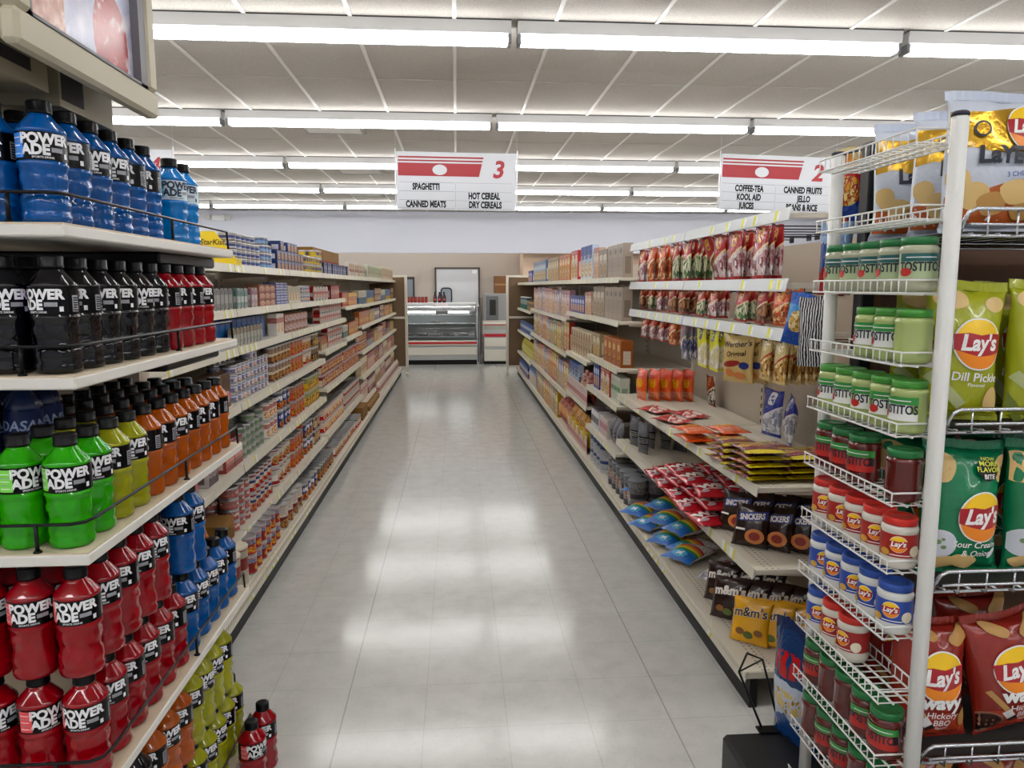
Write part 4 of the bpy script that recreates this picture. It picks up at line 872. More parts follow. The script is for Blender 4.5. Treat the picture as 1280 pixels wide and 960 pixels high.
# ================================================================== LEFT ENDCAP WITH SPORTS DRINKS
EX, EY0, EY1 = -0.72, 1.45, 2.50
BOARD = M('white_shelf_board', 'dcd9d2', 0.45); BTOP = M('cream_shelf_top', 'cfc0a6', 0.5); WIREB = M('black_wire_rail', '141518', 0.35, 0.6)
ESH = (1.717, 1.432, 1.085, 0.585, 0.075)
EN = ('top shelf', 'second shelf down', 'third shelf down', 'fourth shelf down', 'bottom shelf')
o = empty('drink_endcap', (-1.6, 2.55, 0)); tag(o, 'endcap back panel and posts behind the shelves of sports drinks', 'shelving')
obj('back_panel', MB().box(-0.62, 0.56, -0.035, 0.03, 0.0, 1.95), CREAM2, o)
for q in (-0.60, 0.54): obj('upright', MB().box(q - 0.02, q + 0.02, -0.048, -0.036, 0, 2.05), CREAM, o)
for i, z in enumerate(ESH):
    o = empty('endcap_shelf', (EX, EY0, z)); tag(o, 'white endcap shelf board with black wire guard, sports drinks, %s' % EN[i], 'shelf', 'endcap shelves')
    dpt = EY1 - EY0 - (0.0 if i < 4 else -0.0)
    obj('shelf_board', MB().box(-1.1, 0, 0, dpt, -0.026, -0.003, 0, 0.003).box(-1.1, -0.002, 0.002, dpt, -0.003, 0, 1), [BOARD, BTOP], o)
    pts = [(-1.08, 0.010, 0.055), (-0.08, 0.010, 0.055), (-0.035, 0.012, 0.055), (-0.015, 0.026, 0.055), (-0.009, 0.06, 0.055), (-0.009, dpt - 0.03, 0.055), (-0.009, dpt - 0.02, 0.0)]
    wr = MB().tube(pts, 0.0035, 8)
    for p in ((-0.98, 0.010), (-0.52, 0.010), (-0.10, 0.010), (-0.009, 0.56)):
        wr.tube([(p[0], p[1], 0.0), (p[0], p[1], 0.055)], 0.004, 8); wr.lathe([(0.009, 0.0002), (0.007, 0.004)], 8, c=(p[0], p[1], 0))
    obj('wire_guard', wr, WIREB, o)
    obj('under_brace', MB().box(-0.9, -0.06, dpt - 0.45, dpt, -0.06, -0.0265, 0, 0.006), BLACK, o)
# ---- bottles
BH, BR = 0.226, 0.0435
def bottle_body():
    prof = [(.80, 0), (.93, .012), (.99, .04), (1, .075), (.94, .10), (.985, .125), (1, .16), (.985, .19), (.925, .225), (.885, .26), (.93, .31), (.985, .35), (.97, .385), (.925, .42), (.955, .448), (1, .47), (1, .49), (.965, .50), (.965, .735), (1, .742), (.985, .757), (.93, .772), (.55, .862), (.47, .878), (.44, .90)]
    def mod(a, h):
        t = h / BH
        if t < .22: return 1 - 0.055 * abs(math.cos(5 * a)) ** 2 * (1 if .03 < t else .3)
        if t < .46: return 1 - 0.11 * abs(math.cos(4 * a + (1.57 / 2 if t > .33 else 0))) ** 2 * math.sin(PI * (t - .22) / .24)
        return 1
    return MB().lathe([(r * BR, h * BH) for r, h in prof], 30, 0, mod=mod).mesh('bottle_body', [])
BODY0 = bottle_body()
def cap_mesh():
    b = MB().lathe([(.47 * BR, .893 * BH), (.50 * BR, .90 * BH), (.50 * BR, .915 * BH), (.485 * BR, .918 * BH), (.49 * BR, .985 * BH), (.46 * BR, BH), (.3 * BR, BH * 1.001)], 36, mod=lambda a, h: 1 + (0.02 if h > .918 * BH and h < .99 * BH and int(a / (2 * PI) * 36 + .5) % 2 else 0))
    return b.mesh('cap', M('black_ribbed_cap', '08080a', 0.3, spec=.22))
CAP = cap_mesh()
LBLK = M('black_label', '050507', 0.2, spec=.22); LWHT = M('label_white_print', 'e9e9ec', 0.4); LGRY = M('label_grey_print', '8f9096', 0.4)
def label_mesh(accent, ground=None, ink=None):
    R_ = BR * 0.975; b = MB(); z0, z1 = .505 * BH, .732 * BH
    b.lathe([(R_, z0), (R_, z1)], 30, 0, cap=False)
    f1, f2 = cyl_map(R_, .0005), cyl_map(R_, .0010); H = z1 - z0
    b.flat(move(text('POWER', H * .35, .05, 0, .5, .96), 0, z0 + H * .585), f1, 1)
    sh = text('ADE', H * .35, .05, 0, .5, .96); wd = text('POWER', H * .35, .05, 0, .5, .96)
    dx = min(v[0] for v in wd[0]) - min(v[0] for v in sh[0])
    b.flat(move(sh, dx, z0 + H * .20), f1, 1)
    b.flat(move(text('SPORTS DRINK', H * .075, .01, 0, .8, 1), -0.006, z0 + H * .06), f1, 1)
    b.flat(rect(.008, .03, z0 + H * .3, z0 + H * .46), f1, 3); b.flat(rect(.033, .04, z0 + H * .12, z0 + H * .3), f1, 1)
    b.flat(rect(-.066, -.040, z0 + H * .08, z0 + H * .94, .006), f1, 2)
    for k in range(5): b.flat(rect(-.063, -.045, z0 + H * (.2 + .14 * k), z0 + H * (.23 + .14 * k), .01), f2, 3 if k % 2 else 1)
    b.flat(rect(.058, .074, z0 + H * .1, z0 + H * .72, .006), f1, 3)
    for k in range(6): b.flat(rect(.06, .072, z0 + H * (.15 + .09 * k), z0 + H * (.19 + .09 * k), .01), f2, 0)
    b.flat(rect(-.11, -.096, z0 + H * .15, z0 + H * .75, .006), f1, 1)
    for k in range(7): b.flat(rect(-.109, -.097, z0 + H * (.18 + .08 * k), z0 + H * (.205 + .08 * k), .01), f2, 0)
    return b.mesh('label', [ground or LBLK, ink or LWHT, accent, LGRY])
def liquid(nm, col, tr=.45): return M(nm, col, 0.03, trans=tr, ior=1.5, coat=0.0)
def bottle_kind(nm, col, acc, tr=.45, ground=None, ink=None):
    me = BODY0.copy(); me.materials.append(liquid(nm + '_drink', col, tr))
    return ('drink_bottle', me, [('cap', CAP), ('label', label_mesh(M(nm + '_label_accent', acc, .35), ground, ink))])
BK = {'blue': bottle_kind('blue', '0060b8', '2f86e6'), 'dark purple': bottle_kind('purple', '08070d', '7a35b5', .1), 'red': bottle_kind('red', 'b00012', 'e2474a'), 'green': bottle_kind('green', '2fc400', '7ad64a'),
      'yellow': bottle_kind('yellow', 'bcbc10', 'e8e02a'), 'orange': bottle_kind('orange', 'cf5c00', 'f07a1e'), 'pale-labelled blue': bottle_kind('light_blue', '0086dc', '49b6e6', .35, M('pale_label', 'c9dbe6', .35), M('label_dark_print', '1b2a44', .4))}
COLW = ('outer row', 'second row in', 'third row in', 'fourth row in', 'fifth row in')
PITCH_B = 0.091
def put_bottle(col, c, r, si, layer=0, layers=1, x=None, y=None, where=None):
    o = inst(BK[col]); X = -0.779 - c * PITCH_B if x is None else x; Y = EY0 + 0.062 + r * PITCH_B if y is None else y
    o.location = (X, Y, ESH[si] + 0.0004 + layer * (BH + 0.001)); o.rotation_euler = (0, 0, math.radians(32 - 2.0 * r) + rnd.uniform(-0.75, 0.6))
    lay = '' if layers == 1 else (', lower layer', ', upper layer')[layer]
    tag(o, '%s sports drink bottle, %s from front, %s%s, endcap %s' % (col, ordw(r + 1), COLW[c], lay, EN[si]), 'bottle', '%s sports drinks on the endcap' % col)
    return o
for c in range(4):
    for r in range(11):
        if r in (0, 1, 2, 3, 4, 5) and c < 4 and (c < 3 or r < 3): put_bottle('blue', c, r, 0)
        elif r in (7, 8) and c < 2: put_bottle('pale-labelled blue', c, r, 0)
        if r < 6 and (c < 3 or r < 2): put_bottle('dark purple', c, r, 1)
        elif 6 <= r < 10 and c < 3: put_bottle('red', c, r, 1)
        if r < 2 and c < (3 if r == 0 else 2) or (r < 2 and c == 0): put_bottle('green', c, r, 2)
        elif r in (2, 3) and c < 2: put_bottle('yellow', c, r, 2)
        elif r >= 4: put_bottle('orange', c, r, 2)
for c in range(4):
    for r in range(11):
        for l in (0, 1):
            if c == 3 and r > 2: continue
            if r < 6 and (l == 0 or r < (5 if c == 0 else 6)):
                if l == 1 or c == 0 or r == 0: put_bottle('red', c, r, 3, l, 2)
            elif r >= 6:
                if l == 0 and (c < 2): put_bottle('blue', c, r, 3, 0, 2)
                elif l == 1 and r in (6, 7) and c < 3: put_bottle('blue', c, r, 3, 1, 2)
for c in range(3):
    for r in range(11):
        for l in (0, 1):
            if c == 2 and l == 0: continue
            col = 'dark purple' if r < 3 else 'orange' if r < 6 else 'yellow'
            if l == 1 and r == 10: continue
            put_bottle(col, c, r, 4, l, 2)
for i, (x, y) in enumerate(((-0.668, 2.27), (-0.660, 2.375))):
    o = inst(BK['red']); o.location = (x, y, 0.0004); o.rotation_euler = (0, 0, 0.9 - i); tag(o, 'red sports drink bottle standing on the floor, %s' % ('nearer of the two', 'farther of the two')[i], 'bottle', 'bottles on the floor')
# tall navy water bottles behind the green ones
def water():
    h, r = .30, .04
    b = MB().lathe([(.85 * r, 0), (r, .01), (r, .05), (.95 * r, .06), (r, .07), (r, .16), (.97 * r, .165), (.97 * r, .24), (r, .245), (.7 * r, .27), (.36 * r, .285), (.36 * r, .29)], 24)
    me = b.mesh('water_bottle', [M('navy_water_bottle', '1a2f66', .15, trans=.3, coat=.3)])
    c = MB().lathe([(.4 * r, .287), (.42 * r, .292), (.42 * r, .303), (.38 * r, .306)], 18).mesh('cap', M('navy_cap', '16224a', .4))
    lb = MB().lathe([(.985 * r, .168), (.985 * r, .238)], 24, cap=False); f = cyl_map(.985 * r, .0006)
    lb.flat(move(text('DASANI', .022, .02, .15, .5), 0, .195), f, 1); lb.flat(rect(-.03, .03, .186, .189, .01), f, 1)
    return ('water_bottle', me, [('cap', c), ('label', lb.mesh('label', [M('navy_label', '17265c', .35), M('pale_blue_print', '9fb2d9', .4)]))])
W = water()
for i in range(3):
    for j in range(3):
        if i == 0 and j == 0: continue
        o = inst(W); o.location = (-0.985 - i * .085, 1.66 + j * .085, ESH[2] + .0004); o.rotation_euler = (0, 0, .5 + rnd.uniform(-.6, .5))
        tag(o, 'tall navy water bottle behind the green bottles, %s across and %s back' % (ordw(i + 1), ordw(j + 1)), 'bottle', 'navy water bottles')
# ---- beige sign cabinet hanging above the endcap
BEIGE = M('beige_cabinet', 'b5ad97', 0.55); BEIGE_D = M('beige_cabinet_inner', '9a9078', 0.6); GASK = M('grey_gasket', '6d6b70', 0.5)
o = empty('sign_cabinet', (-0.72, 1.355, 2.003)); tag(o, 'beige hanging sign cabinet with a faded food picture above the blue bottles', 'sign cabinet')
D = 0.591
b = MB()
b.box(-0.75, -0.035, 0.035, D - 0.035, 0.06, 0.62)
obj('cabinet_body', b, BEIGE_D, o)
fr = MB()
for y0, y1, z0, z1 in ((0, D, 0, 0.06), (0, D, 0.58, 0.64), (0, 0.05, 0.06, 0.58), (D - 0.05, D, 0.06, 0.58)): fr.box(-0.034, 0, y0, y1, z0, z1, 0, 0.008)
obj('face_frame', fr, BEIGE, o)
bz = MB()
for y0, y1, z0, z1 in ((0.051, D - 0.051, 0.06, 0.066), (0.051, 0.056, 0.06, 0.58), (D - 0.085, D - 0.051, 0.06, 0.58)): bz.box(-0.03, -0.004, y0, y1, z0, z1)
obj('gasket', bz, GASK, o)
def poster_mat():
    m = M('faded_food_poster', 'cfc9d4', 0.25); k = NT(m)
    v = k.node('ShaderNodeTexCoord').outputs['Generated']; sp = k.node('ShaderNodeSeparateXYZ'); k.link(v, sp.inputs[0])
    n1, _ = k.noise(k.scaled(v, (1, 3, 3)), 1.6, 3.0); n2, _ = k.noise(k.scaled(v, (1, 6, 6)), 2.0, 3.0)
    base = k.ramp(n1, [(.3, lin('d9d6e0')), (.5, lin('aeb0c9')), (.62, lin('e6dfe0')), (.75, lin('c9a8a0'))], False)
    food = k.ramp(n2, [(.3, lin('6a3a2c')), (.45, lin('b0705a')), (.6, lin('d9b09a')), (.7, lin('8a4a40'))], False)
    e = k.math('ADD', sp.outputs[1], k.math('MULTIPLY', sp.outputs[2], 0.35))
    c = k.mix(k.math('LESS_THAN', k.math('ADD', e, k.math('MULTIPLY', n1, .25)), 0.45), base, food)
    dy = k.math('DIVIDE', k.math('SUBTRACT', sp.outputs[1], .72), .17); dz = k.math('DIVIDE', k.math('SUBTRACT', sp.outputs[2], .12), .20)
    d = k.math('ADD', k.math('POWER', dy, 2.0), k.math('POWER', dz, 2.0))
    c = k.mix(k.math('LESS_THAN', d, 1.0), c, k.ramp(n2, [(.2, lin('8f2a30')), (.55, lin('b04a48')), (.66, lin('e3cfcf'))], False))
    k.link(c, k.bsdf.inputs['Base Color']); return m
obj('poster', MB().box(-0.028, -0.022, 0.055, D - 0.055, 0.06, 0.58), poster_mat(), o)
obj('front_panel', MB().box(-0.72, -0.06, 0.005, 0.03, 0.05, 0.6, 0, 0.01), M('blue_grey_panel', '8b93a0', 0.4), o)
ub = MB(); ub.box(-0.72, -0.09, 0.04, 0.26, -0.02, 0.055, 0).box(-0.72, -0.09, 0.30, D - 0.05, -0.035, 0.055, 0).box(-0.70, -0.12, 0.2601, 0.2999, 0.0, 0.055, 1)
obj('lower_housing', ub, [BEIGE_D, DARK], o)
obj('slot', MB().box(-0.60, -0.0895, 0.06, 0.2, 0.005, 0.03).box(-0.0899, -0.0885, 0.31, 0.40, -0.02, 0.05), DARK, o)
for yy in (0.1, 0.5): obj('hanger_rod', MB().tube([(-0.4, yy, 0.6), (-0.4, yy, ZC - 2.003 - 0.002)], 0.008, 8), GREYP, o)
# ================================================================== RIGHT RUN, CANDY BAYS (first two)
BARX = 1.175
TAGY = M('yellow_price_tag', 'e3e03a', 0.5); TAGW = M('white_price_tag', 'eef0f0', 0.5); STRIP = M('grey_white_strip', 'd3d6d6', 0.35); HOOKM = M('dark_steel_hook', '2b2b30', 0.3, 0.8)
BAR = (1.855, 1.605, 1.425)
BN = ('highest', 'middle', 'lowest')
HB = (1.825, 1.575, 1.392)          # height of the hooks
for bi, z in enumerate(BAR):
    for b in (0, 1):
        y0 = Y0 + b * BAY + 0.006; ln = BAY - 0.012
        o = empty('price_bar', (BARX, y0, z)); tag(o, 'white price bar with yellow tags, %s of three, %s candy bay' % (BN[bi], ('near', 'far')[b]), 'price bar', 'price bars over the candy hooks')
        st = obj('bar_strip', MB().prism([(-0.008, -0.022), (-0.004, -0.024), (0.006, 0.022), (0.0, 0.024)], 1, 0, ln), STRIP, o)
        for q in (0.04, ln - 0.05): obj('bar_arm', MB().box(0.004, 1.638 - BARX, q, q + 0.006, -0.012, 0.008), CREAM, o)
        ys = [(.1, .3, .42, .6, .8), (.05, .12, .4, .95), (.12, .3, .5, .68, .84, 1.0)][bi] if b == 0 else [(.2, .35, .7), (.3, .55), (.1, .25, .4, .52, .7, .9)][bi]
        for q in ys:
            t = MB().add([(-0.0088, q + .022, -0.018), (-0.0088, q, -0.018), (-0.0012, q, 0.02), (-0.0012, q + .022, 0.02)], [(0, 1, 2, 3)], 0)
            t.add([(-0.0086, q, -0.016), (-0.0086, q - .022, -0.016), (-0.0016, q - .022, 0.016), (-0.0016, q, 0.016)], [(0, 1, 2, 3)], 1)
            t.add([(-0.0082, q + .022, -0.018), (-0.0082, q, -0.018), (-0.0006, q, 0.02), (-0.0006, q + .022, 0.02)], [(3, 2, 1, 0)], 0)
            obj('price_tag', t, [TAGY, TAGW], st)
hk = MB(); hk.tube([(1.64 - BARX - 0.002, 0, 0), (0.03, 0, 0), (0.0, 0, 0.012)], 0.0028, 6); hk.box(1.64 - BARX - 0.006, 1.64 - BARX - 0.001, -0.02, 0.02, -0.015, 0.015)
HOOK = hk.mesh('peg_hook', HOOKM)
# ---- hanging bags
def candy_mat(nm, top, body, cols, stripe='e9d2a0', flip=1):
    """coloured header, slanted pale line and a clear window with candies"""
    m = M(nm, top, 0.22, coat=.3); k = NT(m)
    v = k.node('ShaderNodeTexCoord').outputs['Generated']; sp = k.node('ShaderNodeSeparateXYZ'); k.link(v, sp.inputs[0])
    vo = k.node('ShaderNodeTexVoronoi'); vo.inputs['Scale'].default_value = 1.0; k.link(k.scaled(v, (7, 7, 9)), vo.inputs['Vector'])
    s3 = k.node('ShaderNodeSeparateColor'); k.link(vo.outputs['Color'], s3.inputs[0])
    cand = k.ramp(s3.outputs[0], [(i / len(cols), lin(c)) for i, c in enumerate(cols)])
    zz = k.math('ADD', sp.outputs[2], k.math('MULTIPLY', k.math('SUBTRACT', sp.outputs[0], .5), -.35 * flip))
    c = k.mix(k.math('GREATER_THAN', zz, .46), cand, lin(stripe)); c = k.mix(k.math('GREATER_THAN', zz, .51), c, lin(top))
    c = k.mix(k.math('LESS_THAN', sp.outputs[2], .07), c, lin(top))
    dx = k.math('DIVIDE', k.math('SUBTRACT', sp.outputs[0], .55), .16); dz = k.math('DIVIDE', k.math('SUBTRACT', sp.outputs[2], .80), .13)
    d = k.math('ADD', k.math('POWER', k.math('ABSOLUTE', dx), 4.0), k.math('POWER', k.math('ABSOLUTE', dz), 4.0))
    c = k.mix(k.math('LESS_THAN', d, 1.0), c, lin(body))
    nf, _ = k.noise(k.scaled(v, (12, 12, 9)), 1.0, 0); c = k.mix(k.math('MULTIPLY', k.math('LESS_THAN', d, .5), k.math('GREATER_THAN', nf, .55)), c, lin(top))
    k.link(c, k.bsdf.inputs['Base Color']); n2, _ = k.noise(k.scaled(v, (10, 10, 8)), 1.0, 2.0); k.bump(n2, .45, .02)
    return m
CM = [candy_mat('red_candy_bag', 'b01c1c', 'e2a534', ['d9c2c2', 'b58a8f', 'e9dfe0', '8f4a4a']), candy_mat('red_candy_bag_green', 'ad1a1a', 'e0a030', ['5a7a4a', 'd9d2b0', '3f5a34', 'b0b890']),
      candy_mat('red_candy_bag_brown', 'a81a1c', 'd99a2c', ['6a3a2a', 'b07a4a', '4a2418', '8f5a3a']), candy_mat('orange_candy_bag', 'd8541a', 'f0b040', ['e08a3a', 'c04a1a', 'f0c080', '8a3a1a']),
      candy_mat('yellow_candy_bag', 'dcd62a', '3a4a6a', ['efe9d2', 'd9d0a8', 'f4f0e2', 'cfc48a'], 'e9e48a'), candy_mat('gold_candy_bag', 'c9b070', 'efe0b0', ['c9a050', 'a87a34', 'e0c888', '8a5a20'], 'b03a2a'),
      candy_mat('blue_mint_bag', '24349a', 'd9dde8', ['d0d3dc', 'a8acb8', 'e9ebf0', '8a90a8'], 'e6e8f0'), candy_mat('silver_bag', '8a8c9a', 'b03a3a', ['c9c9d2', '5a5a7a', 'e0e0e6', '3a3f6a'])]
def hang_mesh(w_, t_, h_, seed, mat):
    me = pouch_mesh(w_, t_, h_, mat, seed, 10, 12)
    for v in me.vertices: v.co.z -= h_ - 0.014
    me.name = 'candy_bag'; return me
HM = {}
def hang(bar, y, n, mi, desc, w_=.13, h_=.2, t_=.028, tilt=0.0, setback=0.03, cat='bag', gap=1.0):
    """a hook with n bags hanging one behind the other"""
    h = bpy.data.objects.new('peg_hook', HOOK); COL.objects.link(h); h.location = (BARX, y, HB[bar])
    tag(h, 'dark steel peg hook, %s along the %s price bar from the near end' % (ordw(nth('hook', bar)), BN[bar]), 'hook', 'peg hooks of the candy bays')
    for i in range(n):
        key = (mi, w_, h_, t_, i % 3)
        if key not in HM: HM[key] = hang_mesh(w_, t_, h_, i % 3 + mi, CM[mi])
        o = bpy.data.objects.new('candy_bag', HM[key]); COL.objects.link(o)
        o.location = (BARX + setback + i * (t_ * 0.92 + .003) * gap, y + rnd.uniform(-.004, .004), HB[bar] - 0.001)
        o.rotation_euler = (tilt + rnd.uniform(-.03, .03), rnd.uniform(-.05, .05), -PI / 2 + rnd.uniform(-.12, .12))
        k = nth('hang', bar, desc, i > 0) if i == 0 else 0
        hkn = COUNT.get(('hang', bar, desc, False), 1)
        tag(o, '%s, %s on %s such hook, %s bar' % (desc, ordw(i + 1), ordw(hkn), BN[bar]), cat, 'candy bags on the hooks')
# top bar (nearest first)
Y = Y0
for y, n, mi, ds, tl in ((.33, 3, 0, 'red hanging bag with pale pink candies', 0), (.62, 4, 0, 'red hanging bag with pale pink candies', .0), (.82, 2, 0, 'red hanging bag with pale pink candies', .1), (1.0, 4, 2, 'red hanging bag with brown candies', .45),
                       (1.28, 5, 1, 'red hanging bag with green candies', 0), (1.5, 5, 1, 'red hanging bag with green candies', 0), (1.75, 4, 3, 'orange hanging bag with amber candies', 0), (2.0, 4, 3, 'orange hanging bag with amber candies', 0), (2.24, 4, 0, 'red hanging bag with pale pink candies', 0)):
    hang(0, Y + y, n, mi, ds, tilt=tl, h_=.21)
for y, n, mi, ds in ((.12, 3, 3, 'orange hanging bag with amber candies'), (.30, 3, 2, 'red hanging bag with brown candies'), (.50, 3, 1, 'red hanging bag with green candies'), (.86, 3, 0, 'red hanging bag with pale pink candies'), (1.04, 3, 1, 'red hanging bag with green candies'),
                     (1.36, 5, 2, 'red hanging bag with brown candies'), (1.55, 5, 2, 'red hanging bag with brown candies'), (1.80, 4, 0, 'red hanging bag with pale pink candies'), (2.02, 4, 1, 'red hanging bag with green candies'), (2.24, 4, 2, 'red hanging bag with brown candies')):
    hang(1, Y + y, n, mi, ds, h_=.135, w_=.125)
for y, n, mi, ds, w_, h_ in ((.10, 6, 5, 'small gold hanging pouch', .1, .17), (.23, 5, 5, 'small gold hanging pouch', .1, .17), (1.0, 4, 4, 'yellow hanging bag with white candies', .15, .2), (.82, 4, 4, 'yellow hanging bag with white candies', .15, .2),
                             (1.30, 5, 7, 'silver and navy hanging bag', .12, .19), (1.50, 4, 3, 'orange hanging bag with amber candies', .1, .13), (1.74, 4, 0, 'red hanging bag with pale pink candies', .12, .13), (1.94, 4, 0, 'red hanging bag with pale pink candies', .12, .13), (2.14, 4, 0, 'red hanging bag with pale pink candies', .12, .13)):
    hang(2, Y + y, n, mi, ds, w_, h_)
for y in (.16, .45, .72, 1.12):
    h = bpy.data.objects.new('peg_hook', HOOK); COL.objects.link(h); h.location = (BARX, Y + y + .02, HB[0]); tag(h, 'empty dark steel peg hook, %s empty one along the highest price bar' % ordw(nth('eh')), 'hook', 'peg hooks of the candy bays')

# ---- big printed bags: surface function and decals
class Bag:
    def __init__(s, w_, h_, t_, seed=0, nar=.10, lean=0.0):
        s.w, s.h, s.t = w_, h_, t_; r = random.Random(seed); s.p = [r.uniform(0, 6) for _ in range(6)]; s.nar = nar; s.lean = lean
    def P(s, u, v, sd=-1, off=0.0):
        e = max(0.0, min(1.0, (v - 0.035) / 0.90)); bl = math.sin(PI * e) ** 0.5 if 0 < e < 1 else 0
        ww = s.w / 2 * (1 - s.nar * bl); th = s.t / 2 * bl * max(0.0, 1 - abs(u) ** 2.4) ** 0.75
        seal = math.exp(-((v - .93) / .10) ** 2) + math.exp(-((v - .04) / .08) ** 2)
        th += s.t * .05 * (1 - u * u) * (math.sin(u * 8 + s.p[0] + 3 * v) * seal + .5 * math.sin(u * 3 + v * 9 + s.p[1]) * bl + .35 * math.sin(u * 6 - v * 14 + s.p[4]) * bl)
        x = u * ww + s.w * .015 * math.sin(v * 6 + s.p[2]); z = v * s.h + s.h * .012 * math.sin(u * 2.5 + s.p[3]) * v
        y = sd * (th + off) + s.w * .05 * math.sin(v * 3 + s.p[5]) * v + (s.w * .06 * (u * u) * max(0, v - .85) / .15) * math.sin(s.p[0])
        return (x, y, z + 0.0)
    def fn(s, off):
        """decal coordinates: x in bag half-widths, y in bag heights"""
        return lambda x, y: s.P(max(-.98, min(.98, x)), y, -1, off)
    def mesh(s, mats, name, deco, n=28, m=36):
        b = MB(); vs = []; A = {}; B = {}
        for j in range(m + 1):
            for i in range(n + 1):
                u, v = -1 + 2 * i / n, .035 + .90 * j / m
                A[i, j] = len(vs); vs.append(s.P(u, v))
                if i in (0, n): B[i, j] = A[i, j]
                else: B[i, j] = len(vs); vs.append(s.P(u, v, 1))
        fs = []
        for j in range(m):
            for i in range(n): fs += [(A[i, j], A[i + 1, j], A[i + 1, j + 1], A[i, j + 1]), (B[i + 1, j], B[i, j], B[i, j + 1], B[i + 1, j + 1])]
        b.add(vs, fs, 0, True)
        for k, (shape, mi) in enumerate(deco): b.flat(shape, s.fn(0.0012 + 0.0005 * k), mi)
        return b.mesh(name, mats)
    def seal(s, v0, v1, mats, name, n=30):
        b = MB(); vs = []
        for sd in (-1, 1):
            for v in (v0, (v0 + v1) / 2, v1):
                for i in range(n + 1):
                    x, y, z = s.P(-1 + 2 * i / n, v, 0); vs.append((x, y + sd * .0012 + .0008 * (i % 2), z))
        fs = []; q = n + 1
        for j in (0, 1):
            for i in range(n): fs += [(j * q + i, j * q + i + 1, (j + 1) * q + i + 1, (j + 1) * q + i), ((3 + j) * q + i + 1, (3 + j) * q + i, (4 + j) * q + i, (4 + j) * q + i + 1)]
        b.add(vs, fs, 0, False); return b.mesh(name, mats)
def squish(shape, kx, ky): return [(x * kx, y * ky) for x, y in shape[0]], shape[1]
def U(shape, bag): return [(x / (bag.w / 2 * .92), y / bag.h) for x, y in shape[0]], shape[1]       # metres -> decal coordinates
LY, LO, LR, LW = M('logo_yellow', 'f3c51d', .3), M('logo_orange', 'e8861a', .3), M('logo_red', 'a81c26', .3), M('logo_white', 'f2f0ee', .35)
def lays(cx, cy, r, i0):
    """the round emblem in metres; material slots i0.. = white, yellow, orange, red"""
    out = [(oval(cx, cy, r * 1.06, r * 1.06, 36, .011), i0), (oval(cx, cy, r, r, 36, .011), i0 + 1)]
    low = [(cx + r * math.cos(a), cy + r * math.sin(a)) for a in (PI + .12 + (PI - .24) * i / 20 for i in range(21))]
    out.append((poly(low + [(cx + .6 * r, cy - .38 * r), (cx, cy - .5 * r), (cx - .6 * r, cy - .38 * r)], .011), i0 + 2))
    ban = [(cx - 1.05 * r, cy + .33 * r), (cx - .5 * r, cy + .42 * r), (cx, cy + .36 * r), (cx + .5 * r, cy + .46 * r), (cx + 1.05 * r, cy + .42 * r), (cx + 1.0 * r, cy - .3 * r), (cx + .5 * r, cy - .42 * r), (cx, cy - .5 * r), (cx - .5 * r, cy - .42 * r), (cx - 1.02 * r, cy - .28 * r)]
    out.append((poly(ban, .011), i0 + 3))
    out.append((move(text("Lay's", r * .62, .035, .22, .35, .95), cx + .02 * r, cy - .24 * r, .05), i0))
    return out
def chip(cx, cy, rx, ry, mi, rot=0.0): return (move(oval(0, 0, rx, ry, 16, .012, .12), cx, cy, rot), mi)
def film(nm, col, rough=.24, metal=0.0):
    m = M(nm, col, rough, metal, coat=.4); k = NT(m)
    v = k.node('ShaderNodeTexCoord').outputs['Object']; n, _ = k.noise(v, 22.0, 3.0, .6); k.bump(n, .30, .012); return m
CHIPM = M('potato_chip_print', 'd9b878', .4); CHIPD = M('dark_chip_print', 'b98a4a', .4); DIP = M('cream_dip_print', 'd9dde6', .4)
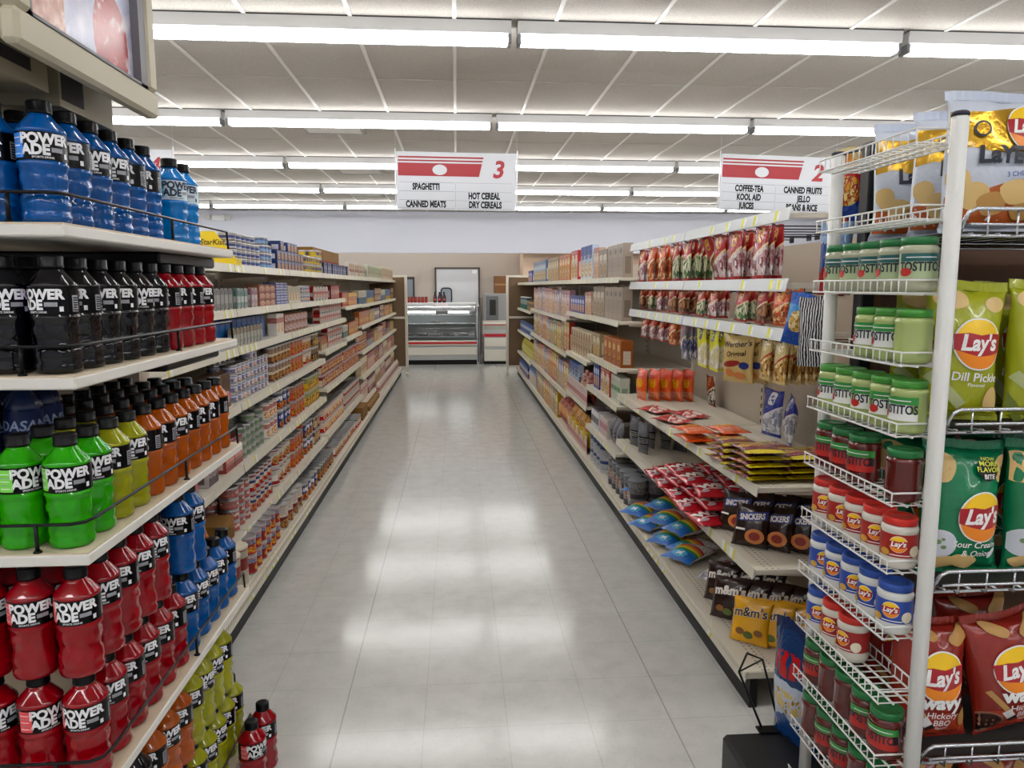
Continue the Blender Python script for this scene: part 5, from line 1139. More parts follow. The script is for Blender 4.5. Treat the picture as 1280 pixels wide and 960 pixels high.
def big_bag(kind, seed):
    if kind == 'pickle':
        b = Bag(.19, .315, .105, seed); m = film('yellow_green_film', 'a3a81e'); mats = [m, LW, LY, LO, LR, M('pickle_print', 'b9c08a', .4), M('dark_pickle_print', '6d7a2a', .4), CHIPM, M('lime_print', 'c6cc2e', .35)]
        d = [(oval(-.045, .27, .035, .022, 18, .013), 7), (oval(.05, .265, .025, .018, 16, .013), 7), (move(rect(-.07, .03, -.011, .011, .02), -.03, .055, -.75), 5), (move(rect(-.04, .05, -.010, .010, .02), -.075, .03, -.9), 6), (oval(.06, .05, .02, .03, 16, .013), 7), (poly([(-.09, .01), (.09, .01), (.09, .013), (0, .024), (-.09, .013)], .013), 8)]
        d += lays(.012, .175, .055, 1) + [(move(text('Dill Pickle', .019, .012, .03, .5), .012, .092), 1), (move(text('Flavored', .0075, .005, 0, .8), .012, .080), 1)]; sealm = m
    elif kind == 'onion':
        b = Bag(.20, .315, .11, seed); m = film('green_film', '0a7a4c'); mats = [m, LW, LY, LO, LR, CHIPM, DIP, M('lime_letter', 'd6dc3c', .4), BLACK, M('herb_print', '7a9a6a', .4)]
        d = [(move(oval(0, 0, .035, .04, 18, .03, .1), -.075, .252), 5), (move(oval(0, 0, .03, .035, 18, .03, .1), .085, .25), 5), (oval(-.062, .075, .034, .034, 22, .013), 6), (oval(-.066, .08, .006, .006, 8, .013), 9), (oval(-.055, .068, .006, .005, 8, .013), 9), (oval(-.058, .087, .004, .004, 8, .013), 9), chip(-.05, .03, .034, .018, 5, .2), chip(-.005, .035, .03, .02, 5, -.2), (move(oval(0, 0, .006, .016, 10, .013), .06, .055, -.6), 6)]
        d += lays(.022, .145, .056, 1) + [(move(text('Sour Cream', .015, .012, .12, .5), .012, .072), 1), (move(text('& Onion', .015, .012, .12, .5), .018, .05), 1), (oval(.032, .252, .026, .024, 16, .013), 8)]
        d += [(move(text('NOW', .0075, .01, 0, .8), .032, .274), 7), (move(text('MORE', .0105, .02, 0, .8), .032, .262), 7), (move(text('FLAVOR', .0105, .02, 0, .8), .032, .249), 7), (move(text('BITE', .010, .02, 0, .8), .032, .234), 1)]; sealm = m
    elif kind == 'bbq':
        b = Bag(.20, .30, .115, seed); m = film('rust_red_film', '8f2418'); mats = [m, LW, LY, LO, LR, CHIPD, M('brush_wood_print', 'c9985a', .4), M('dark_sauce_print', '2a1614', .3), M('sauce_rim_print', '9a6a52', .4), M('red_orange_print', 'b23a1a', .4)]
        d = [(poly([(-.095, .012), (.095, .012), (.095, .06), (.02, .085), (-.095, .06)], .013), 9), (oval(-.072, .035, .036, .03, 20, .013), 8), (oval(-.072, .035, .031, .025, 20, .013), 7), (move(rect(-.045, .03, -.006, .006, .02), -.045, .085, -.95), 6), (move(rect(-.014, .014, -.010, .010, .02), -.030, .058, -.95), 1), (move(rect(-.006, .006, -.010, .010, .02), -.020, .043, -.95), 7), chip(.07, .06, .016, .026, 5), chip(.055, .262, .032, .02, 5, .5), chip(-.03, .268, .03, .014, 5, -.4)]
        d += lays(0, .172, .057, 1) + [(move(text('wavy', .033, .045, .08, .35), 0, .098), 1), (move(text('Hickory', .0165, .01, .05, .5), .004, .072), 1), (move(text('BBQ', .0155, .012, .03, .5), .004, .052), 1), (move(text('Flavored', .0065, .005, 0, .8), .004, .042), 1)]; sealm = m
    else:
        b = Bag(.235, .30, .10, seed); m = film('white_film', 'cdd3e0', .26); mats = [m, LW, LY, LO, LR, film('gold_film', 'c99a22', .2, .55), M('navy_letter', '1c2430', .35), CHIPM, film('orange_film', 'c2602a', .22, .3), CHIPD, M('cheese_blue_letter', '4a5a9a', .4)]
        d = [(poly([(-.108, .255), (-.04, .252), (.0, .262), (.06, .272), (.108, .262), (.108, .165), (.05, .172), (-.02, .165), (-.07, .178), (-.108, .17)], .013), 5), (poly([(-.108, .075), (-.03, .092), (.02, .11), (.108, .12), (.108, .02), (-.108, .02)], .02), 8), chip(-.085, .105, .02, .034, 7, .3), chip(-.055, .075, .026, .034, 7, -.3), chip(-.02, .06, .03, .028, 9, .2), chip(.03, .085, .036, .03, 7, .1), chip(.075, .065, .03, .034, 7, -.4), chip(.05, .045, .03, .02, 9, .1)]
        d += lays(.045, .222, .046, 1) + [(oval(-.055, .215, .017, .017, 16, .013), 6), (oval(-.055, .215, .0125, .0125, 16, .013), 5), (move(text('LaYERS', .034, .045, 0, .35, .95), .012, .145, .013), 6), (move(text('3 CHEESE', .010, .02, 0, .6), .03, .118, .1), 10)]; sealm = m
    d = [(U(sh, b), mi) for sh, mi in d]
    top_m = M('pale_blue_seal', 'c3cbdc', .3) if kind == 'layers' else sealm
    return ('chip_bag', b.mesh(mats, 'chip_bag', d), [('top_seal', b.seal(.935, 1.0, [top_m], 'top_seal')), ('bottom_seal', b.seal(0.0, .035, [sealm], 'bottom_seal'))])
# ---- loose candy on the shelves of the first two bays
def lay(me, name, x, y, z, rz, label, group, t=.03, cat='bag', pitch=0.0, roll=0.0):
    o = bpy.data.objects.new(name, me); COL.objects.link(o); o.location = (x, y, z + t / 2); o.rotation_euler = (-PI / 2 + pitch, roll, rz); tag(o, label, cat, group); return o
def stand(me, name, x, y, z, rz, label, group, cat='bag', lean=0.0):
    o = bpy.data.objects.new(name, me); COL.objects.link(o); o.location = (x, y, z + .001); o.rotation_euler = (lean, 0, rz); tag(o, label, cat, group); return o
Z1, Z2 = .865, .548
ORB = pack('ee7a34', [(.0, 'ee7a34'), (.72, 'e56c2c')], logo=(.5, .55, .36, .14, 'f2c52a'), text=(.1, .3, 'f6e0c0'), crinkle=.4, rough=.25, coat=.3)
org = pouch_mesh(.14, .055, .2, ORB, 3)
for i in range(5):
    stand(org, 'candy_pouch', 1.20 + .072 * i, 4.74 + rnd.uniform(-.02, .02) - .02 * i, Z1, -PI / 2 + rnd.uniform(.1, .5), 'orange candy pouch standing on the upper candy shelf, %s from the aisle edge' % ordw(i + 1), 'orange candy pouches standing')
brr = pouch_mesh(.13, .04, .19, candy_mat('brown_red_bag', '8a2a1a', 'd98a2a', ['3a2a22', 'c9c2b8', '6a4a3a', 'e0dcd2']), 5)
stand(brr, 'candy_pouch', 1.575, 4.45, Z1, -PI / 2, 'brown and red candy bag leaning alone at the back of the upper candy shelf', None, lean=.15)
redm = candy_mat('red_flat_bag', 'b52420', 'e9d0b0', ['e0a0a0', 'f0d9d2', 'c94a4a', 'e6c2b8'], 'f0e0d0')
rb = pouch_mesh(.16, .032, .2, redm, 9)
for i, (x, y, r) in enumerate(((1.20, 4.16, .5), (1.34, 3.98, .35), (1.22, 3.84, .6))):
    lay(rb, 'candy_bag', x, y, Z1, r, 'small red candy bag lying flat on upper candy shelf, %s from far end' % ordw(i + 1), 'flat red candy bags', .034)
orf = pouch_mesh(.15, .035, .23, ORB, 11)
for i, (x, y, l, r) in enumerate(((1.13, 3.44, 0, .05), (1.135, 3.45, 1, .12), (1.29, 3.43, 0, -.05), (1.30, 3.44, 1, .1))):
    lay(orf, 'candy_pack', x, y - .12, Z1 + l * .037, r, 'flat orange candy pack, %s, %s' % ('lower one' if l == 0 else 'upper one', 'stack at the aisle edge' if x < 1.2 else 'stack farther in'), 'flat orange candy packs', .036)
barm = pack('7a3a24', [(.0, 'd9c92a'), (.16, '6d3220'), (.5, 'b5673a'), (.62, '6d3220'), (.86, 'd9c92a')], logo=(.5, .5, .4, .16, 'e0c07a'), text=(.2, .8, 'd98a9a'), crinkle=.35, rough=.25, coat=.3)
bar = pouch_mesh(.17, .024, .24, barm, 13)
k = 0
for c in range(3):
    for d_ in range(2):
        for l in range((5, 4, 3)[c] - d_):
            k += 1
            lay(bar, 'candy_bar_pack', 1.155 + .17 * c + rnd.uniform(-.008, .008), 2.63 + .25 * d_ + rnd.uniform(-.006, .006), Z1 + l * .0255, rnd.uniform(-.06, .06), 'yellow-ended brown candy bar pack, %s up, %s pile, %s from the aisle edge' % (ordw(l + 1), 'near' if d_ == 0 else 'far', ordw(c + 1)), 'piles of yellow-ended candy bar packs', .025)
mint = hang_mesh(.15, .06, .23, 21, CM[6]); 
for v in mint.vertices: v.co.z += .23 - .014
for i, (y, a) in enumerate(((3.52, .25), (3.32, -.3))):
    stand(mint, 'mint_bag', 1.55, y, Z1, -PI / 2 + a, 'blue-topped bag of silver candies leaning on the back panel, %s one' % ('farther', 'nearer')[i], 'blue and silver bags', lean=.0)
gp = pouch_mesh(.12, .06, .2, pack('85878d', [(.3, '26262a'), (.55, '94969c')], text=(.32, .52, 'eeeeee'), metal=.55, rough=.3, crinkle=.5), 15)
for i, (x, y) in enumerate(((1.17, 4.78), (1.25, 4.72), (1.34, 4.66), (1.17, 4.56), (1.42, 4.6), (1.50, 4.74))):
    stand(gp, 'coffee_pouch', x, y, Z2, -PI / 2 + rnd.uniform(.2, .7), 'silver-grey stand-up pouch at far end of the lower candy shelf, %s from aisle' % ordw(i + 1), 'silver pouches on the candy shelf')
def red_big():
    b = Bag(.17, .22, .045, 31); m = film('glossy_red_film', 'b01522', .2)
    d = [(U(move(text('WS', .055, .06, .15, .25), .005, .10, .25), b), 1), (U(move(rect(-.05, .05, -.004, .004, .012), 0, .08, .25), b), 1), (U(oval(-.04, .05, .02, .014, 14, .012), b), 2), (U(oval(.045, .045, .016, .012, 12, .012), b), 2)]
    return b.mesh([m, M('white_print', 'efe9e6', .35), M('pale_photo_print', 'a8929a', .4)], 'candy_bag', d, 12, 16)
RB = red_big(); n = 0
for l in range(3):
    for r in range(5 - l):
        for c in range(3 - (l > 1)):
            n += 1
            lay(RB, 'candy_bag', 1.115 + .175 * c + (.05 if l else 0) + rnd.uniform(-.012, .012), 3.05 + r * .2 + .06 * l + rnd.uniform(-.012, .012), Z2 + l * .045, rnd.uniform(-.14, .14), 'glossy red bag in the flat heap, %s layer, %s row, %s from edge' % (('bottom', 'middle', 'top')[l], ordw(r + 1), ordw(c + 1)), 'heap of red candy bags', .044, pitch=.02 * l)
def snick():
    b = Bag(.15, .19, .045, 37); m = film('dark_brown_film', '2a1710', .25)
    d = [(U(poly([(-.055, .105), (.06, .12), (.06, .155), (-.055, .14)], .02), b), 1), (U(move(text('SNICKERS', .022, .04, .1, .5, .72), .002, .118, .13), b), 2), (U(oval(.02, .05, .038, .03, 16, .02), b), 3), (U(oval(.02, .05, .022, .017, 14, .02), b), 4), (U(rect(-.06, -.02, .07, .078), b), 2)]
    return b.mesh([m, M('deep_blue_print', '1f2f7a', .35), M('white_print', 'efe9e6', .35), M('caramel_print', 'c9793a', .35), M('dark_red_print', '8a2418', .35)], 'candy_bag', d, 12, 16)
SN = snick()
for i, (x, y) in enumerate(((1.17, 2.82), (1.25, 2.785), (1.33, 2.75), (1.175, 3.02), (1.255, 2.985), (1.335, 2.95), (1.415, 2.915))):
    stand(SN, 'chocolate_bag', x, y, Z2, -.75 + rnd.uniform(-.12, .12), 'dark brown chocolate bar bag with blue banner, %s row, %s from the aisle' % ('near' if i < 3 else 'far', ordw(i % 3 + 1 if i < 6 else 4)), 'dark chocolate bags on the lower candy shelf', lean=-.32)
# base deck
def marsh():
    b = Bag(.19, .27, .075, 41); m = M('marshmallow_bag_film', 'e2e0da', .25, coat=.4); k = NT(m)
    v = k.node('ShaderNodeTexCoord').outputs['Generated']; vo = k.node('ShaderNodeTexVoronoi'); vo.inputs['Scale'].default_value = 1; k.link(k.scaled(v, (9, 9, 12)), vo.inputs['Vector'])
    k.link(k.ramp(vo.outputs['Distance'], [(.1, lin('f2f0ec')), (.75, lin('c4c0bc'))], False), k.bsdf.inputs['Base Color'])
    cols = ('1a62b5', '2a8a4a', 'd9c22a', 'd9761f', 'b52a3a', '3aa0c9')
    d = [(U(poly([(-.09, .19), (.09, .20), (.09, .262), (-.09, .262)], .02), b), 1)]
    for i in range(4): d.append((U(poly([(-.09, .19 - .018 * i), (.09, .202 - .02 * i), (.09, .182 - .02 * i), (-.09, .172 - .018 * i)], .02), b), 2 + i))
    d += [(U(oval(0, .222, .045, .022, 18, .02), b), 6), (U(move(text('jet', .022, .04, .15, .4), 0, .214), b), 7), (U(poly([(-.09, .01), (.09, .01), (.09, .04), (-.09, .03)], .02), b), 5)]
    return b.mesh([m] + [M('rainbow_print.%d' % i, c, .35) for i, c in enumerate(cols[:5])] + [M('sky_print', cols[5], .35), M('white_print', 'efe9e6', .35)], 'candy_bag', d, 12, 16)
MW = marsh()
for i, (x, y, l, r) in enumerate(((1.14, 4.52, 0, -.9), (1.35, 4.56, 0, -.5), (1.15, 4.24, 0, -1.2), (1.38, 4.28, 0, -.9), (1.36, 4.02, 0, -1.3), (1.17, 3.98, 0, -.8), (1.38, 3.78, 0, -1.5), (1.27, 4.36, 1, -1.1), (1.30, 4.10, 1, -.8), (1.27, 3.88, 1, -1.5), (1.33, 4.72, 1, -1.2), (1.2, 3.72, 0, -1.0))):
    lay(MW, 'marshmallow_bag', x + (.14 if x < 1.3 else .03), y + .12, BZ + l * .078, r * .5 + PI * .86, 'rainbow-banded marshmallow bag in the base deck heap, %s' % (ordw(i + 1) + ' from far, bottom layer' if l == 0 else ordw(i - 6) + ' from far, top layer'), 'heap of marshmallow bags', .074)
wj = pouch_mesh(.2, .06, .24, pack('d9d6d6', [(.0, 'b9b6bc'), (.2, 'e0dede')], blob=(.5, .5, .4, .32, ['e6e2e2', '8a2a3a', 'd9d0d2', '4a3a5a', 'c9606a']), crinkle=.5, rough=.25, coat=.3), 43)
lay(wj, 'candy_bag', 1.22, 3.36, BZ, -.9, 'white candy bag with red print slumped in front of the dark chocolate bags', None, .062, pitch=.25)
def mms(nm, col, ink):
    b = Bag(.165, .20, .045, 47); m = film(nm, col, .24)
    d = [(U(move(text("m&m's", .036, .05, .05, .35, .95), 0, .115, .1), b), 1), (U(move(text("m&m's", .036, .022, .05, .35, .95), 0, .115, .1), b), 4), (U(oval(-.035, .05, .018, .014, 14, .02), b), 2), (U(oval(.0, .04, .02, .015, 14, .02), b), 3), (U(oval(.04, .055, .018, .014, 14, .02), b), 2)]
    return b.mesh([m, M('cream_outline_print', 'f0e6d6', .35), M('nut_print', '8a5a2a', .4), M('shell_print', '5a6a2a', .35), ink], 'candy_bag', d, 12, 16)
INKB = M('dark_brown_print', '2e1a12', .35)
YM, DM = mms('yellow_candy_film', 'e6a81a', INKB), mms('dark_candy_film', '2c1512', M('white_print', 'efe9e6', .35))
for i, (x, y) in enumerate(((1.17, 3.02), (1.25, 2.985), (1.33, 2.95), (1.41, 2.915), (1.20, 3.20), (1.29, 3.165), (1.38, 3.13))):
    stand(DM, 'chocolate_bag', x, y, BZ, -.72 + rnd.uniform(-.1, .1), 'dark brown chocolate bag on the base deck, %s row, %s from the aisle' % ('near' if i < 4 else 'far', ordw(i + 1 if i < 4 else i - 3)), 'dark chocolate bags on the base deck', lean=-.3)
for i, (x, y) in enumerate(((1.175, 2.80), (1.255, 2.765), (1.335, 2.74), (1.415, 2.71))):
    stand(YM, 'chocolate_bag', x, y, BZ, -.66 + rnd.uniform(-.1, .1), 'yellow chocolate candy bag on the base deck, %s from the aisle' % ordw(i + 1), 'yellow candy bags on the base deck', lean=-.28)
# Werther bag turned to the aisle entrance
def werth():
    b = Bag(.17, .23, .05, 53); m = film('gold_candy_film', 'c7ab6a', .28)
    d = [(U(move(text("Werther's", .024, .02, .1, .35), 0, .165, .12), b), 1), (U(move(text('Original', .022, .02, .1, .35), .004, .125, .12), b), 1), (U(move(oval(0, 0, .05, .014, 16, .02), -.02, .09, .2), b), 2), (U(oval(.045, .085, .022, .016, 14, .02), b), 3), (U(oval(-.03, .05, .026, .018, 14, .02), b), 4), (U(oval(.02, .04, .03, .016, 14, .02), b), 4)]
    me = b.mesh([m, INKB, M('dark_red_print', '8a2418', .35), M('deep_blue_print', '1f2f7a', .35), M('caramel_print', 'c9793a', .35)], 'candy_bag', d, 12, 16)
    for v in me.vertices: v.co.z -= .215
    return me
WM = werth()
h = bpy.data.objects.new('peg_hook', HOOK); COL.objects.link(h); h.location = (BARX, Y0 + .56, HB[2]); tag(h, 'dark steel peg hook holding the large gold candy bags', 'hook', 'peg hooks of the candy bays')
for i in range(4):
    o = bpy.data.objects.new('candy_bag', WM); COL.objects.link(o); o.location = (BARX + .05 + .055 * i, Y0 + .56, HB[2] - .001); o.rotation_euler = (0, rnd.uniform(-.03, .03), -PI / 2 + .55)
    tag(o, 'large gold candy bag with dark lettering hanging on its hook, %s from the aisle' % ordw(i + 1), 'bag', 'large gold candy bags')
# printed fences in front of the loose cereal bags
for nm, zz, ya, yb, ds in (('near', BZ, 6.28, 7.4, 'base deck'), ('up', .568, 6.28, 7.44, 'fourth shelf')):
    o = empty('shelf_fence', (1.112 if zz < .2 else 1.108, ya, zz + .001)); tag(o, 'pale pink printed wire fence holding cereal bags on the right run %s' % ds, 'fence')
    obj('fence_plate', MB().box(0.0, 0.004, 0, yb - ya, 0, .16), pack('d6c6c0', [(.2, 'c98a8a'), (.5, 'e0d6d0')], text=(.2, .9, 'a05a60'), key='fence_print_' + nm), o)
    wv = MB()
    for i in range(6): wv.tube([(0.007, .02 + i * (yb - ya - .04) / 5, 0), (0.007, .02 + i * (yb - ya - .04) / 5, .26)], .002, 6)
    wv.tube([(0.007, 0.01, .26), (0.007, yb - ya - .01, .26)], .002, 6); obj('fence_wire', wv, CHROME, o)
rrow(.568, 6.3, 6.85, 'pouch', 'cereal_bag', (.22, .1, .28), pack('8a3a34', [(.35, 'c9b08a'), (.6, '9a4038')], wav=.25, text=(.4, .8, 'f0dcc8'), crinkle=.4), 'rust-red cereal bag', 1, 1, gap=.01, x=1.125)
rrow(.568, 6.88, 7.44, 'box', 'cereal_box', (.17, .06, .3), bluew, 'white and blue cereal box', 1, 1, x=1.125)

# ================================================================== RIGHT ENDCAP WITH CHIPS
o = empty('chip_endcap', (1.16, 2.12, 0)); tag(o, 'brown wood-backed chip endcap on a black base beside the wire jar rack', 'shelving')
obj('back_panel', MB().box(0.03, 1.1, 0.0, 0.03, 0.16, 2.0), M('brown_wood_panel', '5a3a22', .6), o)
obj('side_panel', MB().box(0.03, 0.05, -0.06, -0.001, 0.16, 2.0), M('brown_wood_side', '70481f', .6), o)
obj('black_post', MB().box(-0.012, 0.028, -0.07, -0.02, 0.16, 2.0, 0, .004), BLACK, o)
obj('base', MB().box(-0.305, 1.1, -0.82, 0.1, 0.0, 0.145, 0, .012), M('black_base', '121214', .5), o)
RZ = (1.710, 1.288, .925, .51); RN = ('top', 'second', 'third', 'fourth')
for i, z in enumerate(RZ):
    o = empty('chip_shelf', (1.055, 1.5, z)); tag(o, 'chrome wire chip shelf with front rail, %s from the top of the chip endcap' % RN[i], 'shelf', 'chip shelves of the endcap')
    wv = MB()
    for q in range(17): wv.tube([(.03 + q * .06, .02, 0), (.03 + q * .06, .535, 0)], .003, 6)
    for q in (.02, .3, .535): wv.tube([(0.0, q, -.004), (1.0, q, -.004)], .004, 6)
    obj('wire_deck', wv, CHROME, o)
    fr = MB().tube([(0.0, .02, -.004), (0.0, .004, .03), (0.004, 0, .042), (.02, 0, .05), (1.0, 0, .05)], .0045, 8)
    fr.tube([(.01, .002, .018), (1.0, .002, .018)], .0035, 6)
    for q in range(15): fr.tube([(.05 + q * .065, .003, .049), (.05 + q * .065, .003, -.002), (.05 + q * .065, .03, -.004)], .0025, 6)
    obj('front_rail', fr, CHROME, o)
    obj('deck_liner', MB().box(0.02, 1.0, .03, .535, .0032, .006), DARK, o)
def bag_at(p, x, y, z, rz, label, group, lean=0.0, roll=0.0):
    o = inst(p); o.location = (x, y, z + .0075 + abs(roll) * .085); o.rotation_euler = (lean, roll, rz); tag(o, label, 'bag', group); return o
BG = {k: [big_bag(k, s) for s in (3, 8)] for k in ('pickle', 'onion', 'bbq', 'layers')}
COLR = {'layers': 'gold and white chip bag, blue seal', 'pickle': 'yellow-green chip bag with pickle slices', 'onion': 'dark green chip bag with cream dip', 'bbq': 'rust-red wavy chip bag with brush'}
pos = {'layers': [(1.178, 1.60, -.05, 0, 0), (1.42, 1.62, 0, 0, 0), (1.225, 1.77, -.3, 0, 0), (1.205, 1.91, -.3, 0, 0), (1.45, 1.80, 0, 0, 0)],
       'pickle': [(1.135, 1.60, -.05, -.04, .035), (1.335, 1.60, 0, -.04, .02), (1.15, 1.74, -.1, 0, .02), (1.35, 1.74, 0, 0, 0)],
       'onion': [(1.165, 1.60, .0, -.04, .02), (1.37, 1.60, 0, -.04, .0), (1.15, 1.74, -.06, 0, -.04), (1.35, 1.74, 0, 0, 0)],
       'bbq': [(1.125, 1.60, .06, -.06, .0), (1.34, 1.61, .1, -.06, -.16), (1.14, 1.75, .05, 0, -.1), (1.35, 1.76, 0, 0, -.1)]}
for i, kd in enumerate(('layers', 'pickle', 'onion', 'bbq')):
    for j, (x, y, rz, ln, rl) in enumerate(pos[kd]):
        fr_ = y < 1.7
        bag_at(BG[kd][j % 2], x, y, RZ[i], rz, '%s, %s %s, %s chip shelf' % (COLR[kd], 'front' if fr_ else 'rear', ordw(sum(1 for q in pos[kd][:j + 1] if (q[1] < 1.7) == fr_)) + ' from wire rack', RN[i]), 'chip bags on the endcap', ln, rl)
for j in range(2): bag_at(BG['bbq'][j], 1.16 + .2 * j, 1.66, .148 - .0075 + .0005, 0, 'rust-red wavy chip bag on the black base, %s from the wire rack' % ordw(j + 1), 'chip bags on the base', -.05)

# ------------------------------------------------------------------ white wire rack of dip jars
RX0, RX1, RY0, RY1 = .93, 1.035, 1.49, 1.90
TZ = [1.917 - .1517 * k for k in range(12)]        # top rails, from the top
o = empty('wire_rack', (.985, 1.7, 0.146)); tag(o, 'white wire rack of small baskets on two posts at the chip endcap corner', 'rack')
ox, oy, oz = .985, 1.7, .146
for nm, x, y in (('near', 1.003, 1.468), ('far', .992, 1.925)):
    obj('post', MB().lathe([(.0165, 0), (.0165, 1.787), (.014, 1.79)], 16, c=(x - ox, y - oy, 0)), WIREW, o)
    obj('post_cap', MB().lathe([(.0172, 1.7905), (.0172, 1.797), (.012, 1.8)], 16, c=(x - ox, y - oy, 0)), M('dark_post_cap', '2b2b38', .5), o)
def basket():
    b = MB(); X0, X1, A, B_ = RX0 - ox, RX1 - ox, RY0 - oy, RY1 - oy; hb = .028
    b.tube([(X0, A, 0), (X0, B_, 0)], .0022, 6); b.tube([(X0, A, -hb), (X0, B_, -hb)], .0024, 6); b.tube([(X1, A, -hb), (X1, B_, -hb)], .0024, 6); b.tube([(X1, A, 0), (X1, B_, 0)], .0022, 6)
    b.tube([(0.013, A, -hb - .002), (0.013, B_, -hb - .002)], .0028, 6); b.tube([(-.02, A, -hb - .002), (-.02, B_, -hb - .002)], .0028, 6)
    for i in range(16):
        y = A + .003 + (B_ - A - .006) * i / 15
        b.tube([(X0, y, 0), (X0, y, -hb), (X1, y, -hb), (X1, y, 0)], .0018, 5)
    b.tube([(X0, A, 0), (X1, A, 0)], .0022, 6)
    return b.mesh('wire_basket', WIREW)
BK_ = basket()
for z in TZ:
    c = bpy.data.objects.new('wire_basket', BK_); COL.objects.link(c); c.parent = o; c.location = (0, 0, z - oz)
# jars
def jar(nm, glass, lid, lab, deco, h=.115, r=.0385, lidm=None):
    b = MB().lathe([(.80 * r, 0), (.95 * r, .004), (r, .012), (r, .018), (.975 * r, .024), (.975 * r, h * .72), (r, h * .74), (r, h * .79), (.93 * r, h * .84), (.86 * r, h * .855)], 26)
    me = b.mesh('dip_jar', [glass])
    l = MB().lathe([(.90 * r, h * .856), (.93 * r, h * .86), (.93 * r, h * .985), (.88 * r, h), (.70 * r, h * .998), (.68 * r, h * .99), (.1 * r, h * .99)], 40, mod=lambda a, q: 1 + (.012 if .87 * h < q < .98 * h and int(a / (2 * PI) * 40 + .5) % 2 else 0)).mesh('lid', lid)
    R_ = .975 * r; z0, z1 = h * .25, h * .70
    lb = MB(); f0 = cyl_map(R_, .0008); lb.flat(rect(-lab[0], lab[0], z0, z1, .008), f0, 0)
    for k, (sh, mi) in enumerate(deco(z0, z1, r)): lb.flat(sh, cyl_map(R_, .0012 + .0004 * k), mi)
    return ('dip_jar', me, [('lid', l), ('label', lb.mesh('label', lab[1]))])
def dip_glass(n, c): return M(n, c, .12, coat=.6, trans=.06)
GLID = M('green_jar_lid', '1d6e38', .35); GLID2 = M('bright_green_lid', '3f8a2f', .35); RLID = M('red_jar_lid', 'c8281f', .35); BLID = M('blue_jar_lid', '24489a', .35)
TNAV, TRED, TGRN, TTEAL = M('navy_letter', '1c2430', .35), M('label_red', 'b52a22', .35), M('label_green', '2f8a3a', .35), M('label_teal', '1a5a5a', .35)
LGRN, LWH, LBLU = M('label_pale_green', 'a9b98e', .4), M('label_white', 'e6e6e2', .4), M('label_blue', '2a4aa0', .4)
def deco_t(top, low, panel):
    def f(z0, z1, r):
        H = z1 - z0
        return [(rect(-.045, .045, z0 + H * .68, z1, .008), top), (rect(-.045, .045, z0, z0 + H * .3, .008), low), (move(text('TOSTITOS', H * .36, .03, .0, .35, .72), 0, z0 + H * .3), 4), (rect(-.03, .03, z0 + H * .82, z0 + H * .86, .008), 5), (oval(-.03, z0 + H * .25, .012, .009, 12, .008), 6)]
    return f
TMATS = [LGRN, TGRN, TTEAL, LWH, TNAV, LWH, TRED]
def deco_l(bg):
    def f(z0, z1, r):
        H = z1 - z0; return lays(-.004, z0 + H * .58, H * .34, 1) + [(oval(.03, z0 + H * .3, .012, .013, 14, .008), 5), (oval(-.03, z0 + H * .2, .01, .008, 12, .008), 6), (rect(-.02, .02, z0 + H * .1, z0 + H * .14, .008), 1)]
    return f
JK = {'spinach': jar('spinach', dip_glass('spinach_dip', 'b3b59a'), GLID, (.05, TMATS), deco_t(2, 0, 0)),
      'guac': jar('guac', dip_glass('green_dip', 'a5b56e'), GLID2, (.03, [LWH, TGRN, TGRN, LWH, TNAV, LWH, TRED]), deco_t(1, 3, 0)),
      'salsa': jar('salsa', dip_glass('red_salsa', '5a120c'), GLID, (.032, [TRED, TGRN, TGRN, LWH, TNAV, LWH, TRED]), deco_t(1, 0, 0)),
      'cream': jar('cream', dip_glass('white_dip_red', 'd9d4c8'), RLID, (.095, [M('label_dark_red', 'a0241f', .4), LW, LY, LO, LR, M('cream_spot', 'e8dfc4', .4), M('label_gold', 'c99a3a', .4)]), deco_l(0)),
      'ranch': jar('ranch', dip_glass('white_dip_blue', 'dcdcd8'), BLID, (.095, [LBLU, LW, LY, LO, LR, M('cream_spot', 'e8dfc4', .4), M('label_gold', 'c99a3a', .4)]), deco_l(0))}
JD = {'spinach': 'pale dip jar with dark green lid', 'guac': 'light green dip jar with green lid', 'salsa': 'red salsa jar with green lid', 'cream': 'white dip jar with red lid', 'ranch': 'white dip jar with blue lid'}
plan = {2: ['spinach'] * 5, 3: ['guac', 'guac', 'guac', None, None], 4: ['guac'] * 5, 5: ['salsa', None, 'salsa', 'salsa', 'salsa'], 6: ['cream'] * 5, 7: ['ranch'] * 5, 8: [None, None, 'cream', 'cream', 'ranch'], 9: ['salsa'] * 5, 10: ['salsa'] * 5}
for t, L in plan.items():
    for i, kd in enumerate(L):
        if not kd: continue
        j = inst(JK[kd]); j.location = ((RX0 + RX1) / 2 - .004, RY0 + .043 + i * .0805, TZ[t] - .0255); a = rnd.choice((-1.25, -1.0, -.5, -.9, -1.1, .8, 2.2)) if kd not in ('spinach', 'cream', 'ranch') else rnd.uniform(-1.15, -.3); j.rotation_euler = (0, 0, a)
        tag(j, '%s, %s from the near post, %s wire basket down' % (JD[kd], ordw(i + 1), ordw(t + 1)), 'jar', 'dip jars in the wire rack')
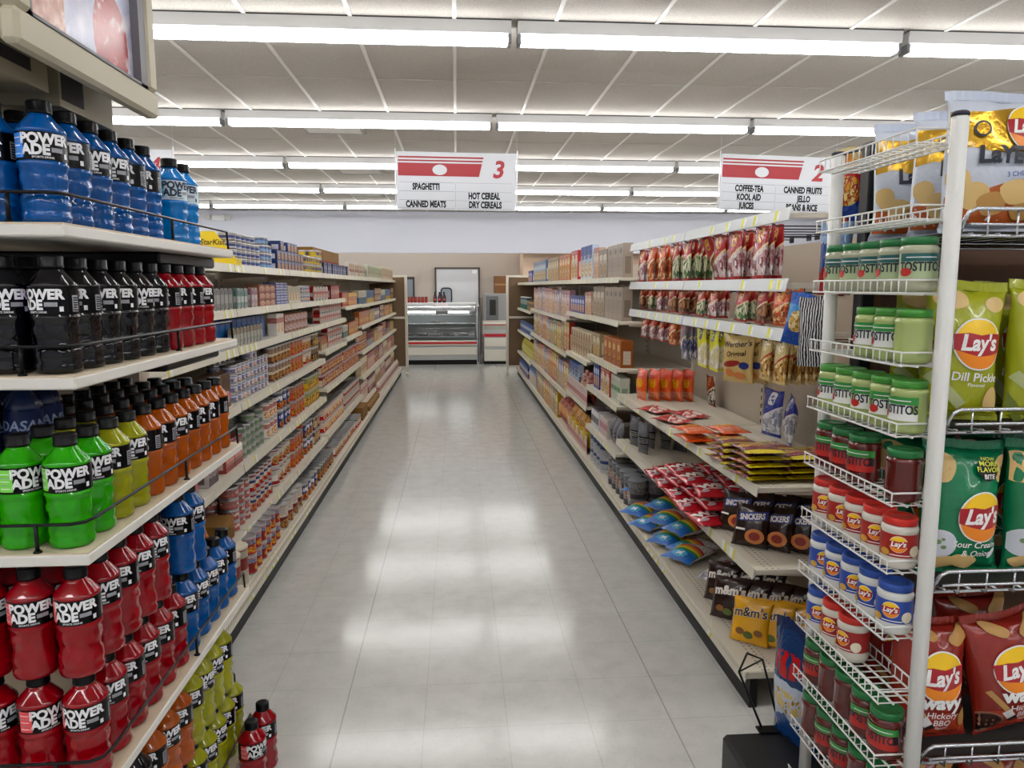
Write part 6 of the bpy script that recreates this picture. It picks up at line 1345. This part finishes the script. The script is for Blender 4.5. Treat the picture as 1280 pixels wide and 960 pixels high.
# snack bags on the clip strip behind the rack, and the blue bag on the base
o = empty('clip_strip', (1.135, 2.20, 1.05)); tag(o, 'thin black clip strip hanging between the jar rack and the candy shelves', 'strip')
obj('strip', MB().box(-.012, .012, 0, .003, 0, .93), BLACK, o)
cl = MB()
for i in range(5): cl.box(-.01, .01, -.012, 0, .86 - .19 * i, .88 - .19 * i)
obj('clip', cl, BLACK, o)
obj('top_hook', MB().tube([(0, .002, .925), (0, -.02, .935), (.02, -.105, .935), (.02, -.128, .935)], .003, 6), BLACK, o)
zeb = pack('141416', [(.0, '141416')], rough=.3, key='zebra_film'); kz = NT(zeb); vz = kz.node('ShaderNodeTexCoord').outputs['Generated']
wz = kz.node('ShaderNodeTexWave'); wz.inputs['Scale'].default_value = 4.0; wz.inputs['Distortion'].default_value = 5.0; kz.link(kz.scaled(vz, (1, 1, 1.5)), wz.inputs['Vector'])
kz.link(kz.ramp(wz.outputs['Fac'], [(0, lin('141416')), (.72, lin('e4e4e6'))]), kz.bsdf.inputs['Base Color'])
sn = [(pack('d9791f', [(.0, '2a4a9a'), (.3, 'c94a1a'), (.6, 'e0a02a'), (.85, 'd9c9a0')], wav=.3, blob=(.5, .4, .35, .2, ['e6b060', 'b5561f', 'f0d9a0']), crinkle=.5, rough=.25), 'orange and blue snack bag', 1.79, .0),
      (pack('7a2a34', [(.0, 'a83a3a'), (.35, '2a4a8a'), (.7, '9ab0d0')], wav=.3, crinkle=.5, rough=.25), 'maroon and blue snack bag', 1.575, -.03), (zeb, 'black and white zebra-striped snack bag', 1.36, -.085)]
for i, (m, ds, z, dx) in enumerate(sn):
    me = pouch_mesh(.095, .04, .21, m, 60 + i)
    q = bpy.data.objects.new('snack_bag', me); COL.objects.link(q); q.location = (1.15 + dx, 2.158, z); q.rotation_euler = (0, 0, -.75); tag(q, ds + ' on the clip strip behind the jar rack', 'bag', 'snack bags on the clip strip')
bl = pouch_mesh(.09, .04, .18, pack('2f7ad0', [(.0, '1f5ab0'), (.4, '6aa8e0'), (.75, '2a6ac0')], blob=(.5, .45, .3, .2, ['d9c28a', 'b58a4a', 'f0e0b8']), crinkle=.5, rough=.25), 66)
q = bpy.data.objects.new('snack_bag', bl); COL.objects.link(q); q.location = (1.16, 2.50, 1.40); q.rotation_euler = (0, .2, -.8); tag(q, 'bright blue snack bag hanging at the near end of the middle candy bar', 'bag')
hb = MB().tube([(1.175, 2.60, 1.575), (1.165, 2.52, 1.585), (1.16, 2.505, 1.575)], .003, 6)
q = obj('wire_clip', hb, HOOKM); tag(q, 'small dark wire clip holding the bright blue snack bag', 'clip')
rf = pouch_mesh(.19, .09, .40, pack('1f3f7a', [(.0, '2a62a8'), (.22, 'd6dce8'), (.52, '22406f'), (.9, '1a2f5a')], wav=.15, logo=(.5, .68, .3, .1, 'c9303a'), blob=(.5, .38, .3, .1, ['e6cf9a', 'd9dde6', 'b5904a']), crinkle=.5, rough=.25), 70)
q = bpy.data.objects.new('chip_bag', rf); COL.objects.link(q); q.location = (1.06, 2.14, .1465); q.rotation_euler = (0, 0, -1.25); tag(q, 'tall navy and white chip bag standing on the black base behind the rack', 'bag')
o = empty('wire_stand', (.945, 2.33, 0)); tag(o, 'small black wire stand leaning at the end of the base deck', 'stand')
obj('stand_wire', MB().tube([(0.03, .0, .36), (0.0, -.01, .30), (.05, -.10, .1465)], .004, 6).tube([(.03, .0, .36), (.09, .01, .33), (.11, -.10, .1465)], .004, 6).tube([(.0, -.01, .30), (.09, .01, .33)], .003, 6), BLACK, o)
obj('stand_foot', MB().box(.03, .13, -.13, -.09, .1455, .152, 0, .002), BLACK, o)
